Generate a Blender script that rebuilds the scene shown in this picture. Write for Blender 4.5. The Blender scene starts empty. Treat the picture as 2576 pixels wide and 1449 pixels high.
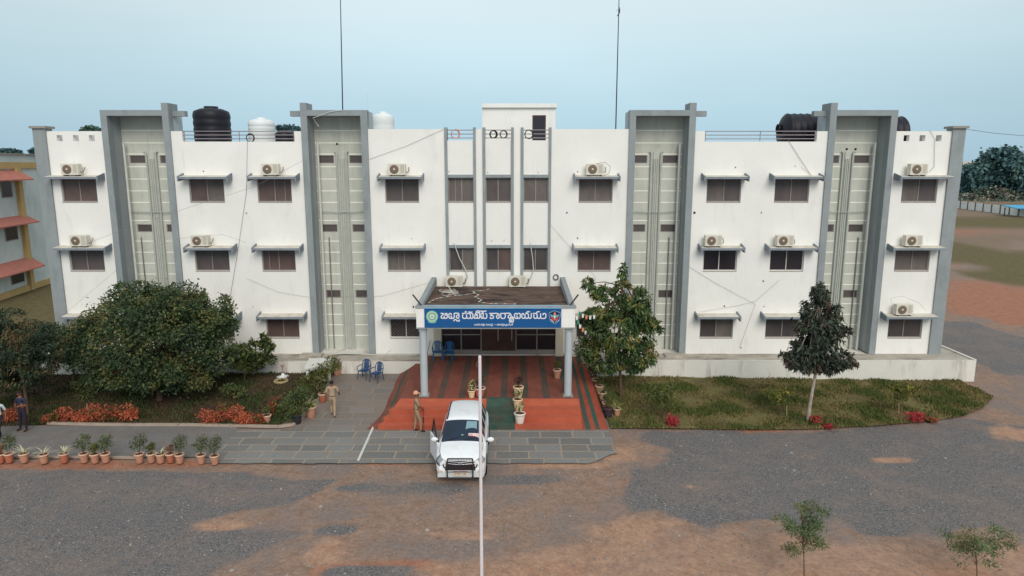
import bpy, bmesh, math, random
import numpy as np
from mathutils import Vector, Matrix, noise
S = bpy.context.scene
COL = S.collection
R = math.radians
rnd = random.Random(7)
# ---------------------------------------------------------------- camera
F, PITCH, CH, CD = 1723., R(10.2), 10.7, 34.4
cam = bpy.data.objects.new('camera', bpy.data.cameras.new('camera')); COL.objects.link(cam)
cam.location = (0, -CD, CH); cam.rotation_euler = (R(90) - PITCH, 0, 0)
cam.data.sensor_width = 36; cam.data.lens = F / 2576 * 36
cam.data.clip_start = .1; cam.data.clip_end = 3000
S.camera = cam
# ---------------------------------------------------------------- sky and sun (bright overcast)
SUN_EL, SUN_AZ = R(38), R(-14)
w = bpy.data.worlds.new('World'); S.world = w; w.use_nodes = True
nt = w.node_tree; nt.nodes.clear()
N = nt.nodes.new
out = N('ShaderNodeOutputWorld'); bg = N('ShaderNodeBackground'); sky = N('ShaderNodeTexSky')
sky.sky_type = 'NISHITA'; sky.sun_disc = False; sky.sun_elevation = SUN_EL
sky.sun_rotation = math.pi + SUN_AZ; sky.air_density = 1.2; sky.dust_density = 2.5; sky.ozone_density = 1.5
sc_ = N('ShaderNodeVectorMath'); sc_.operation = 'SCALE'; sc_.inputs['Scale'].default_value = .25
nt.links.new(sky.outputs[0], sc_.inputs[0])
tc = N('ShaderNodeTexCoord'); sep = N('ShaderNodeSeparateXYZ'); nt.links.new(tc.outputs['Generated'], sep.inputs[0])
ramp = N('ShaderNodeValToRGB'); nt.links.new(sep.outputs['Z'], ramp.inputs[0])
cr = ramp.color_ramp
stops = [(0, (4.3, 6.3, 7.6)), (.08, (5.0, 7.0, 8.0)), (.15, (5.9, 7.7, 8.4)), (.23, (6.9, 8.1, 8.6)), (1, (6.4, 7.1, 7.5))]
cr.elements[0].position = 0; cr.elements[0].color = (*[c / 10 for c in stops[0][1]], 1)
cr.elements[1].position = 1; cr.elements[1].color = (*[c / 10 for c in stops[-1][1]], 1)
for p, c in stops[1:-1]:
    e = cr.elements.new(p); e.color = (*[q / 10 for q in c], 1)
cl = N('ShaderNodeTexNoise'); cl.inputs['Scale'].default_value = 1.6; cl.inputs['Detail'].default_value = 4
mp = N('ShaderNodeMapping'); mp.inputs['Scale'].default_value = (1, 1, 3.2)
nt.links.new(tc.outputs['Generated'], mp.inputs[0]); nt.links.new(mp.outputs[0], cl.inputs[0])
clr = N('ShaderNodeMapRange'); clr.inputs[1].default_value = .3; clr.inputs[2].default_value = .7
clr.inputs[3].default_value = 9.9; clr.inputs[4].default_value = 11.0
nt.links.new(cl.outputs[0], clr.inputs[0])
sc2 = N('ShaderNodeVectorMath'); sc2.operation = 'SCALE'
nt.links.new(ramp.outputs[0], sc2.inputs[0]); xx_ = N('ShaderNodeMath'); xx_.operation = 'MULTIPLY'; nt.links.new(sep.outputs['X'], xx_.inputs[0]); nt.links.new(sep.outputs['X'], xx_.inputs[1])
xm_ = N('ShaderNodeMath'); xm_.operation = 'MULTIPLY_ADD'; nt.links.new(xx_.outputs[0], xm_.inputs[0]); xm_.inputs[1].default_value = -.35; xm_.inputs[2].default_value = 1.0
xp_ = N('ShaderNodeMath'); xp_.operation = 'MULTIPLY'; nt.links.new(xm_.outputs[0], xp_.inputs[0]); nt.links.new(clr.outputs[0], xp_.inputs[1])
nt.links.new(xp_.outputs[0], sc2.inputs['Scale'])
mixs = N('ShaderNodeMix'); mixs.data_type = 'RGBA'; mixs.inputs[0].default_value = .93
nt.links.new(sc_.outputs[0], mixs.inputs[6]); nt.links.new(sc2.outputs[0], mixs.inputs[7])
nt.links.new(mixs.outputs[2], bg.inputs[0]); bg.inputs[1].default_value = .0675
nt.links.new(bg.outputs[0], out.inputs[0])
sd = bpy.data.lights.new('sun', 'SUN'); sd.energy = 1.3; sd.angle = R(34); sd.color = (1, .93, .84)
so = bpy.data.objects.new('sun', sd); COL.objects.link(so)
so.rotation_euler = (R(90) - SUN_EL, 0, -SUN_AZ)
S.view_settings.view_transform = 'Standard'; S.view_settings.look = 'None'
S.view_settings.exposure = .62; S.view_settings.gamma = 1
S.render.film_transparent = False
# ---------------------------------------------------------------- measuring helpers (photo at 2576 px wide -> metres in the scene)
def at(u, v, y=0.):
    th = math.atan((v - 724.5) / F) + PITCH; d = CD + y; z = CH - d * math.tan(th)
    Z = d * math.cos(PITCH) + (CH - z) * math.sin(PITCH)
    return Vector(((u - 1288) / F * Z, y, z))
def sm(a, b, x):
    t = min(1, max(0, (x - a) / (b - a))); return t * t * (3 - 2 * t)
def gz(x, y):
    s = sm(-7.6, -1.3, y) * (1 - sm(6, 14, y))
    a = .38 if x < -4.9 else (.38 - .16 * sm(-4.9, 4, x) if x < 4 else .22 * (1 - sm(4, 22, x)))
    a *= 1 - .4 * sm(-18, -26, x) if x < -18 else 1
    return a * s
def gnd(u, v):
    z = 0
    for i in range(8):
        th = math.atan((v - 724.5) / F) + PITCH; d = (CH - z) / math.tan(th)
        Z = d * math.cos(PITCH) + (CH - z) * math.sin(PITCH); x = (u - 1288) / F * Z; y = d - CD
        z = gz(x, y)
    return Vector((x, y, z))
def scale_at(y, z=0.):
    return ((CD + y) * math.cos(PITCH) + (CH - z) * math.sin(PITCH)) / F
# ---------------------------------------------------------------- materials
def L(r, g, b):
    f = lambda c: (c / 255 / 12.92) if c / 255 <= .04045 else ((c / 255 + .055) / 1.055) ** 2.4
    return (f(r), f(g), f(b))
MATS = {}
def mat(name, c, rough=.75, var=.12, scale=3., bump=0., metal=0., c2=None, stretch=(1, 1, 1), spec=.3, detail=6):
    if name in MATS: return MATS[name]
    m = bpy.data.materials.new(name); m.use_nodes = True; t = m.node_tree; b = t.nodes['Principled BSDF']
    b.inputs['Roughness'].default_value = rough; b.inputs['Metallic'].default_value = metal
    b.inputs['Specular IOR Level'].default_value = spec
    g = t.nodes.new('ShaderNodeNewGeometry'); mpn = t.nodes.new('ShaderNodeMapping'); mpn.inputs['Scale'].default_value = stretch
    n = t.nodes.new('ShaderNodeTexNoise'); n.inputs['Scale'].default_value = scale; n.inputs['Detail'].default_value = detail
    n.inputs['Roughness'].default_value = .65
    t.links.new(g.outputs['Position'], mpn.inputs[0]); t.links.new(mpn.outputs[0], n.inputs[0])
    r = t.nodes.new('ShaderNodeValToRGB'); t.links.new(n.outputs[0], r.inputs[0])
    a = [max(0, q * (1 - var)) for q in c]; d = c2 if c2 else [min(.95, q * (1 + var)) for q in c]
    r.color_ramp.elements[0].position = .32; r.color_ramp.elements[0].color = (*a, 1)
    r.color_ramp.elements[1].position = .68; r.color_ramp.elements[1].color = (*d, 1)
    t.links.new(r.outputs[0], b.inputs['Base Color'])
    if bump:
        bn = t.nodes.new('ShaderNodeBump'); bn.inputs['Strength'].default_value = bump; bn.inputs['Distance'].default_value = .02
        n2 = t.nodes.new('ShaderNodeTexNoise'); n2.inputs['Scale'].default_value = scale * 7; n2.inputs['Detail'].default_value = 3
        t.links.new(g.outputs['Position'], n2.inputs[0]); t.links.new(n2.outputs[0], bn.inputs['Height']); t.links.new(bn.outputs[0], b.inputs['Normal'])
    MATS[name] = m
    return m
def stain(m, col, scale, lo, hi, stretch=(1, 1, 1), amount=.6):
    """blend real dirt stains over a material"""
    t = m.node_tree; b = t.nodes['Principled BSDF']; src = b.inputs['Base Color'].links[0].from_socket
    g = t.nodes.new('ShaderNodeNewGeometry'); mpn = t.nodes.new('ShaderNodeMapping'); mpn.inputs['Scale'].default_value = stretch
    n = t.nodes.new('ShaderNodeTexNoise'); n.inputs['Scale'].default_value = scale; n.inputs['Detail'].default_value = 8; n.inputs['Roughness'].default_value = .7
    t.links.new(g.outputs['Position'], mpn.inputs[0]); t.links.new(mpn.outputs[0], n.inputs[0])
    mr = t.nodes.new('ShaderNodeMapRange'); mr.inputs[1].default_value = lo; mr.inputs[2].default_value = hi; mr.inputs[4].default_value = amount
    t.links.new(n.outputs[0], mr.inputs[0])
    mx = t.nodes.new('ShaderNodeMix'); mx.data_type = 'RGBA'; t.links.new(mr.outputs[0], mx.inputs[0])
    t.links.new(src, mx.inputs[6]); mx.inputs[7].default_value = (*col, 1); t.links.new(mx.outputs[2], b.inputs['Base Color'])
    return m
WHITE = mat('white_paint_wall', (.85, .83, .79), .85, .03, .8, .15)
stain(WHITE, (.55, .52, .47), 1.1, .56, .8, (1, 1, .35), .5); stain(WHITE, (.48, .43, .37), 2.6, .58, .82, (3, 1, .2), .55); stain(WHITE, (.45, .42, .38), 14, .62, .8, (1, 1, 1), .4)
CREAM = mat('cream_paint', (.66, .6, .48), .85, .06, 1.5)
GREY = mat('grey_paint', L(146, 152, 154), .8, .08, 1.2, .1)
stain(GREY, L(95, 102, 108), 2.2, .5, .8, (1, 1, .3), .5)
PALEG = mat('pale_green_grey_paint', L(196, 197, 186), .85, .06, 1.5, .1)
stain(PALEG, L(140, 142, 130), 1.4, .5, .78, (1.6, 1.6, .25), .5)
LINE = mat('pale_groove_paint', L(244, 242, 230), .8, .05, 4)
PIPE = mat('pipe_plastic', L(178, 182, 176), .5, .1, 3)
PIPEW = mat('pipe_white', L(205, 205, 198), .5, .08, 3)
FRAME = mat('window_frame_metal', L(150, 142, 136), .5, .12, 5)
FRAMEW = mat('window_frame_white', L(205, 200, 192), .5, .08, 5)
PANE = mat('window_pane_meshed', L(88, 79, 78), .45, .18, 1.2, 0, 0, None, (1, 1, .6), .4)
PANES = [PANE, mat('window_pane_meshed_red', L(96, 78, 74), .4, .22, 1.6, 0, 0, None, (1, 1, .6), .4), mat('window_pane_meshed_dark', L(74, 68, 68), .35, .25, 1.1, 0, 0, None, (1, 1, .8), .5), mat('window_pane_dusty', L(106, 98, 94), .6, .2, 2.2, 0, 0, None, (1, 1, .5), .3)]
PANED = mat('window_pane_dark', L(44, 38, 44), .2, .2, 1.0, 0, 0, None, (1, 1, 1), .5)
DOORM = mat('door_brown', L(82, 58, 50), .4, .25, 1.6)
PLINTHT = mat('plinth_top_cement', L(176, 168, 156), .9, .18, 1.6, .2)
stain(PLINTHT, L(100, 88, 76), 1.3, .5, .66, (.5, 1.4, 1), .75)
DIRTROOF = mat('canopy_roof_dirt', L(98, 80, 70), .95, .25, 1.6, .4)
stain(DIRTROOF, L(45, 36, 38), .8, .5, .6, (.7, 1.4, 1), .85)
ROOFC = mat('roof_cement', L(150, 145, 138), .9, .1, .6)
BLACKP = mat('black_plastic', L(30, 30, 40), .5, .2, 2)
WHITEP = mat('white_plastic', L(222, 226, 226), .5, .04, 2)
MASTM = mat('mast_metal', L(60, 62, 70), .5, .1, 5)
STEEL = mat('rail_steel', L(150, 140, 142), .4, .1, 6, 0, .3)
ACM = mat('ac_white', L(216, 210, 196), .5, .05, 3)
ACF = mat('ac_fan_grille', L(120, 104, 88), .6, .2, 30)
ACD = mat('ac_dark', L(82, 76, 72), .6, .2, 10)
BARK = mat('bark', L(96, 76, 62), .9, .25, 6, .5)
BARKP = mat('bark_pale', L(170, 158, 146), .9, .25, 5, .4)
TERR = mat('terracotta', L(184, 134, 110), .85, .12, 6, .1)
TERR2 = mat('terracotta_orange', L(176, 106, 82), .85, .12, 6, .1)
RIM = mat('terracotta_rim', L(214, 176, 152), .8, .08, 8)
SOIL = mat('pot_soil', L(92, 60, 48), .95, .2, 12)
# ---------------------------------------------------------------- mesh builder
class MB:
    def __init__(s): s.v = []; s.f = []; s.m = []; s.sm = []
    def add(s, vs, fs, mi=0, smooth=False):
        o = len(s.v); s.v += [tuple(p) for p in vs]
        for f in fs: s.f.append(tuple(o + i for i in f)); s.m.append(mi); s.sm.append(smooth)
        return s
    def box(s, x0, x1, y0, y1, z0, z1, mi=0):
        v = [(x, y, z) for z in (z0, z1) for y in (y0, y1) for x in (x0, x1)]
        return s.add(v, [(0, 2, 3, 1), (4, 5, 7, 6), (0, 1, 5, 4), (2, 6, 7, 3), (0, 4, 6, 2), (1, 3, 7, 5)], mi)
    def hexa(s, pts, mi=0):
        return s.add(pts, [(0, 3, 2, 1), (4, 5, 6, 7), (0, 1, 5, 4), (1, 2, 6, 5), (2, 3, 7, 6), (3, 0, 4, 7)], mi)
    def tube(s, pts, r, n=8, mi=0, cap=True, smooth=True):
        pts = [Vector(p) for p in pts]
        rs = r if isinstance(r, (list, tuple)) else [r] * len(pts)
        vs = []; prev = None
        for i, p in enumerate(pts):
            d = (pts[min(i + 1, len(pts) - 1)] - pts[max(i - 1, 0)])
            d = d.normalized() if d.length > 1e-9 else Vector((0, 0, 1))
            a = prev if prev is not None else (Vector((1, 0, 0)) if abs(d.x) < .9 else Vector((0, 1, 0)))
            a = (a - d * a.dot(d)); a = a.normalized() if a.length > 1e-6 else d.orthogonal().normalized()
            prev = a; b = d.cross(a)
            for k in range(n):
                t = 2 * math.pi * k / n; vs.append(p + (a * math.cos(t) + b * math.sin(t)) * rs[i])
        fs = []
        for i in range(len(pts) - 1):
            for k in range(n):
                k2 = (k + 1) % n; fs.append((i * n + k, i * n + k2, (i + 1) * n + k2, (i + 1) * n + k))
        s.add(vs, fs, mi, smooth)
        if cap:
            s.add([vs[k] for k in range(n)], [tuple(reversed(range(n)))], mi)
            s.add([vs[(len(pts) - 1) * n + k] for k in range(n)], [tuple(range(n))], mi)
        return s
    def lathe(s, prof, c=(0, 0, 0), n=20, mi=0, axis='z', smooth=True):
        vs = []; fs = []
        for (r, z) in prof:
            for k in range(n):
                t = 2 * math.pi * k / n; p = (r * math.cos(t), r * math.sin(t), z)
                if axis == 'x': p = (z, p[0], p[1])
                if axis == 'y': p = (p[0], z, p[1])
                vs.append((p[0] + c[0], p[1] + c[1], p[2] + c[2]))
        for i in range(len(prof) - 1):
            for k in range(n):
                k2 = (k + 1) % n; fs.append((i * n + k, i * n + k2, (i + 1) * n + k2, (i + 1) * n + k))
        return s.add(vs, fs, mi, smooth)
    def ell(s, c, r, n=12, m=8, mi=0):
        vs = []; fs = []
        for j in range(m + 1):
            a = math.pi * j / m
            for k in range(n):
                t = 2 * math.pi * k / n
                vs.append((c[0] + r[0] * math.sin(a) * math.cos(t), c[1] + r[1] * math.sin(a) * math.sin(t), c[2] + r[2] * math.cos(a)))
        for j in range(m):
            for k in range(n):
                k2 = (k + 1) % n; fs.append((j * n + k, (j + 1) * n + k, (j + 1) * n + k2, j * n + k2))
        return s.add(vs, fs, mi, True)
    def build(s, name, mats, parent=None, world=True):
        me = bpy.data.meshes.new(name)
        o_ = Vector(parent_origin(parent)) if (parent is not None and world) else Vector((0, 0, 0))
        v = np.array(s.v, dtype=float) - np.array(o_)
        me.from_pydata(v.tolist(), [], s.f)
        if not isinstance(mats, (list, tuple)): mats = [mats]
        for m in mats: me.materials.append(m)
        me.polygons.foreach_set('material_index', s.m); me.polygons.foreach_set('use_smooth', s.sm)
        me.validate(); me.update()
        o = bpy.data.objects.new(name, me); COL.objects.link(o)
        if parent is not None: o.parent = parent
        return o
def parent_origin(p):
    v = Vector((0, 0, 0))
    while p is not None: v += p.location; p = p.parent
    return v
def tag(o, label=None, cat=None, group=None, kind=None):
    if label: o['label'] = label
    if cat: o['category'] = cat
    if group: o['group'] = group
    if kind: o['kind'] = kind
    return o
def thing(name, label, cat, loc=(0, 0, 0), rz=0, group=None):
    o = bpy.data.objects.new(name, None); COL.objects.link(o); o.location = loc; o.rotation_euler = (0, 0, rz)
    o.empty_display_size = .3
    return tag(o, label, cat, group)
def copy_tree(o, parent=None):
    c = o.copy(); COL.objects.link(c)
    if parent is not None: c.parent = parent
    for ch in list(o.children): copy_tree(ch, c)
    return c
def place(proto, used, loc, rz, label, group=None, scale=None):
    """first call moves the prototype itself, later calls copy it"""
    o = proto if not used else copy_tree(proto)
    used.append(1)
    o.location = loc; o.rotation_euler = (0, 0, rz); o['label'] = label
    if group: o['group'] = group
    if scale: o.scale = (scale,) * 3
    return o
# ---------------------------------------------------------------- ground sheet
def axis_lines(a, fine0, fine1, step, b, grow=1.22):
    xs = list(np.arange(fine0, fine1 + 1e-6, step)); s = step; x = fine1
    while x < b: s *= grow; x += s; xs.append(x)
    s = step; x = fine0
    while x > a: s *= grow; x -= s; xs.insert(0, x)
    return xs
gx = axis_lines(-1500, -31, 32, .25, 1500); gy = axis_lines(-60, -20, 6, .25, 2600)
def patch(u, v, ru, rv):
    c = gnd(u, v); e = gnd(u + ru, v); f0 = gnd(u, v + rv); f1 = gnd(u, v - rv)
    return (c.x, (f0.y + f1.y) / 2, abs(e.x - c.x), abs(f1.y - f0.y) / 2)
P_GRAVEL = [patch(*p) for p in [(2590, 575, 50, 9), (930, 1440, 120, 22), (1000, 1225, 160, 16), (1330, 1205, 120, 14), (850, 1330, 70, 16)]]
P_SAND = [patch(*p) for p in [(1590, 1330, 110, 42), (1560, 1142, 70, 24), (820, 1385, 60, 40), (560, 1320, 80, 16), (1150, 1345, 120, 16), (2540, 1090, 70, 22), (2250, 1155, 50, 8), (1740, 1222, 12, 6), (1430, 1168, 160, 10)]]
P_RED = [patch(*p) for p in [(1400, 1440, 200, 30), (2020, 1450, 60, 22), (2400, 1440, 110, 30), (1905, 1262, 74, 22), (200, 1168, 360, 12), (960, 1165, 90, 8), (2450, 588, 130, 14), (850, 1432, 80, 20), (1040, 1425, 140, 26), (1830, 1083, 130, 5), (110, 760, 30, 25)]]
P_GRASS = [patch(*p) for p in [(2500, 650, 220, 58), (2600, 562, 240, 15), (2600, 700, 140, 26), (60, 760, 140, 60), (-100, 800, 200, 60)]]
def wpoly(pts): return [(g_.x, g_.y) for g_ in (gnd(*q) for q in pts)]
G_POLY = [wpoly(q) for q in (
    [(1600, 1097), (1640, 1083), (2050, 1083), (2330, 1066), (2450, 1052), (2576, 1072), (2760, 1080), (2760, 1345), (2576, 1340), (2480, 1330), (2400, 1345), (2300, 1330), (2200, 1345), (2130, 1312), (2050, 1325), (1950, 1302), (1900, 1300), (1850, 1312), (1790, 1335), (1720, 1312), (1650, 1290), (1590, 1290), (1573, 1230), (1588, 1182), (1650, 1160), (1700, 1140), (1650, 1122)],
    [(2345, 812), (2450, 808), (2520, 834), (2650, 860), (2760, 940), (2560, 945), (2480, 925), (2400, 890), (2345, 870)],
    [(-400, 1180), (200, 1180), (600, 1190), (880, 1208), (800, 1240), (680, 1262), (560, 1296), (450, 1318), (620, 1332), (760, 1345), (640, 1400), (500, 1449), (480, 1640), (-400, 1640)])]
S_POLY = [wpoly(q) for q in ([(1450, 1350), (1600, 1305), (1700, 1345), (1800, 1352), (1900, 1332), (2100, 1348), (2250, 1362), (2760, 1362), (2760, 1700), (1000, 1700), (1020, 1440), (1200, 1405)],)]
R_POLY = [wpoly(q) for q in ([(2360, 700), (2500, 712), (2760, 730), (2760, 840), (2520, 815), (2450, 795), (2360, 790)],)]
def polyw(PL, x, y, soft, amp):
    xo = x + amp * (noise.noise(Vector((x * .45, y * .45, 1))) + .5 * noise.noise(Vector((x * 1.3, y * 1.3, 2)))); yo = y + amp * (noise.noise(Vector((x * .45, y * .6, 4))) + .5 * noise.noise(Vector((x * 1.3, y * 1.6, 6))))
    best = 0
    for P in PL:
        ins = False; dm = 1e9; n_ = len(P)
        for k in range(n_):
            ax, ay = P[k]; bx_, by_ = P[(k + 1) % n_]
            if (ay > yo) != (by_ > yo) and xo < (bx_ - ax) * (yo - ay) / (by_ - ay) + ax: ins = not ins
            ex_, ey_ = bx_ - ax, by_ - ay; tt = max(0, min(1, ((xo - ax) * ex_ + (yo - ay) * ey_) / (ex_ * ex_ + ey_ * ey_ + 1e-9)))
            dm = min(dm, math.hypot(xo - ax - tt * ex_, yo - ay - tt * ey_))
        best = max(best, sm(-soft, soft, dm if ins else -dm))
    return best
def wsum(P, x, y, soft=.35):
    s = 0
    n1 = noise.noise(Vector((x * .35, y * .7, 0))) * .6 + noise.noise(Vector((x * .9, y * 1.6, 8))) * .35 + noise.noise(Vector((x * 2.3, y * 3.2, 5))) * .2
    for (cx, cy, rx, ry) in P:
        dx = (x - cx) / rx; dy = (y - cy) / max(ry, .15)
        if abs(dx) > 1.9 or abs(dy) > 1.9: continue
        d = math.sqrt(dx * dx + dy * dy) + n1
        s = max(s, 1 - sm(1 - soft, 1 + soft * .6, d))
    return s
gv = []; gc = []
for y in gy:
    for x in gx:
        z = gz(x, y) - .04 + .02 * noise.noise(Vector((x * .4, y * .4, 0)))
        gv.append((x, y, z))
        far = max(sm(30, 90, y), sm(-30, -60, -(-x) if x < 0 else 0)) if True else 0
        g = wsum(P_GRASS, x, y, .5)
        if y > 60 or abs(x) > 130: g = max(g, .5 + .5 * noise.noise(Vector((x * .02, y * .02, 3))))
        if x < -24 and y > -1: g = max(g, .75)
        near = -34 < x < 46 and -26 < y < 60
        gc.append((max(wsum(P_GRAVEL, x, y, .28) * .8, polyw(G_POLY, x, y, .35, .5) if near else 0), g, max(wsum(P_SAND, x, y, .5), .8 * polyw(S_POLY, x, y, .6, .8) if near else 0), max(wsum(P_RED, x, y, .6), polyw(R_POLY, x, y, 1., 1.) if near else 0)))
nx = len(gx); gf = [(j * nx + i, j * nx + i + 1, (j + 1) * nx + i + 1, (j + 1) * nx + i) for j in range(len(gy) - 1) for i in range(nx - 1)]
me = bpy.data.meshes.new('ground'); me.from_pydata(gv, [], gf)
at_ = me.attributes.new('earth', 'FLOAT_COLOR', 'POINT'); at_.data.foreach_set('color', np.array(gc, dtype=np.float32).ravel())
me.polygons.foreach_set('use_smooth', [True] * len(gf)); me.update()
go = bpy.data.objects.new('ground', me); COL.objects.link(go); tag(go, 'gravel and bare soil ground around the building', kind='structure')
m = bpy.data.materials.new('ground_earth'); m.use_nodes = True; t = m.node_tree; b = t.nodes['Principled BSDF']; b.inputs['Roughness'].default_value = .95; b.inputs['Specular IOR Level'].default_value = .15
geo = t.nodes.new('ShaderNodeNewGeometry'); att = t.nodes.new('ShaderNodeAttribute'); att.attribute_name = 'earth'
sp = t.nodes.new('ShaderNodeSeparateColor'); t.links.new(att.outputs['Color'], sp.inputs[0])
def nz(sc, det=6, ro=.65):
    n = t.nodes.new('ShaderNodeTexNoise'); n.inputs['Scale'].default_value = sc; n.inputs['Detail'].default_value = det; n.inputs['Roughness'].default_value = ro
    t.links.new(geo.outputs['Position'], n.inputs[0]); return n.outputs[0]
def rampn(src, a, ca, bb, cb):
    r = t.nodes.new('ShaderNodeValToRGB'); t.links.new(src, r.inputs[0]); e = r.color_ramp.elements
    e[0].position = a; e[0].color = (*ca, 1); e[1].position = bb; e[1].color = (*cb, 1); return r.outputs[0]
def mixc(f, a, bb):
    mx = t.nodes.new('ShaderNodeMix'); mx.data_type = 'RGBA'; t.links.new(f, mx.inputs[0]); t.links.new(a, mx.inputs[6]); t.links.new(bb, mx.inputs[7]); return mx.outputs[2]
def edge(src, nsrc, amp=.7, lo=.35, hi=.65):
    ma = t.nodes.new('ShaderNodeMath'); ma.operation = 'MULTIPLY_ADD'; t.links.new(nsrc, ma.inputs[0]); ma.inputs[1].default_value = amp; t.links.new(src, ma.inputs[2])
    mr = t.nodes.new('ShaderNodeMapRange'); t.links.new(ma.outputs[0], mr.inputs[0]); mr.inputs[1].default_value = lo + amp / 2; mr.inputs[2].default_value = hi + amp / 2; return mr.outputs[0]
n_big = nz(.5, 4); n_mid = nz(2.2, 8, .75); n_fine = nz(22, 4, .8)
base = rampn(n_mid, .3, L(124, 102, 90), .7, L(164, 136, 118))
base = mixc(edge(n_big, n_mid, .5, .42, .62), base, rampn(n_fine, .3, L(114, 102, 98), .7, L(146, 130, 122)))
grv = rampn(n_fine, .36, L(66, 65, 66), .64, L(138, 133, 132))
grv = mixc(edge(n_big, n_mid, .8, .45, .8), grv, rampn(n_fine, .3, L(112, 102, 98), .7, L(144, 128, 118)))
grs = rampn(n_mid, .3, L(74, 76, 46), .7, L(124, 106, 78))
snd = rampn(n_mid, .3, L(150, 116, 98), .7, L(180, 146, 122))
red = rampn(n_mid, .3, L(142, 96, 76), .7, L(172, 124, 102))
c = mixc(edge(att.outputs['Alpha'], n_mid, .5, .2, .95), base, red)
c = mixc(edge(sp.outputs[0], n_mid, .5, .3, .7), c, grv)
c = mixc(edge(sp.outputs[2], n_mid, .5, .3, .95), c, snd)
c = mixc(edge(sp.outputs[1], n_mid, .7, .3, .7), c, grs)
sv = t.nodes.new('ShaderNodeMapRange'); sv.inputs[1].default_value = .3; sv.inputs[2].default_value = .7; sv.inputs[3].default_value = .72; sv.inputs[4].default_value = 1.25; t.links.new(nz(9, 5, .8), sv.inputs[0])
svm = t.nodes.new('ShaderNodeVectorMath'); svm.operation = 'SCALE'; t.links.new(c, svm.inputs[0]); t.links.new(sv.outputs[0], svm.inputs['Scale']); c = svm.outputs[0]
t.links.new(c, b.inputs['Base Color'])
bp = t.nodes.new('ShaderNodeBump'); bp.inputs['Strength'].default_value = .5; bp.inputs['Distance'].default_value = .03
t.links.new(n_fine, bp.inputs['Height']); t.links.new(bp.outputs[0], b.inputs['Normal']); me.materials.append(m)

# ---------------------------------------------------------------- paving, driveway, lawns
def interp(pts, x):
    if x <= pts[0][0]: return pts[0][1]
    for (a, b_), (c_, d) in zip(pts, pts[1:]):
        if x <= c_: return b_ + (d - b_) * (x - a) / (c_ - a)
    return pts[-1][1]
def sheet(name, x0, x1, fy, by, dz, m, label, step=.3, ny=12, kind='structure', lump=0.):
    mb = MB(); n = max(2, int((x1 - x0) / step)); vs = []
    for i in range(n + 1):
        x = x0 + (x1 - x0) * i / n
        for j in range(ny + 1):
            y = fy(x) + (by(x) - fy(x)) * j / ny
            e = dz * min(1, min(j, ny - j, i, n - i) * 2 + .01) if dz > .03 else dz
            vs.append((x, y, gz(x, y) + e + lump * noise.noise(Vector((x * .9, y * .9, 2)))))
    mb.add(vs, [(i * (ny + 1) + j, (i + 1) * (ny + 1) + j, (i + 1) * (ny + 1) + j + 1, i * (ny + 1) + j + 1) for i in range(n) for j in range(ny)], 0, True)
    o = mb.build(name, m); return tag(o, label, kind=kind)
def speck(m, sc, lo, hi):
    t = m.node_tree; b = t.nodes['Principled BSDF']; src = b.inputs['Base Color'].links[0].from_socket
    g = t.nodes.new('ShaderNodeNewGeometry'); n = t.nodes.new('ShaderNodeTexNoise'); n.inputs['Scale'].default_value = sc; n.inputs['Detail'].default_value = 3; n.inputs['Roughness'].default_value = .8; t.links.new(g.outputs['Position'], n.inputs[0])
    mr = t.nodes.new('ShaderNodeMapRange'); mr.inputs[1].default_value = .3; mr.inputs[2].default_value = .7; mr.inputs[3].default_value = lo; mr.inputs[4].default_value = hi; t.links.new(n.outputs[0], mr.inputs[0])
    vs = t.nodes.new('ShaderNodeVectorMath'); vs.operation = 'SCALE'; t.links.new(src, vs.inputs[0]); t.links.new(mr.outputs[0], vs.inputs['Scale']); t.links.new(vs.outputs[0], b.inputs['Base Color']); return m
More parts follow.
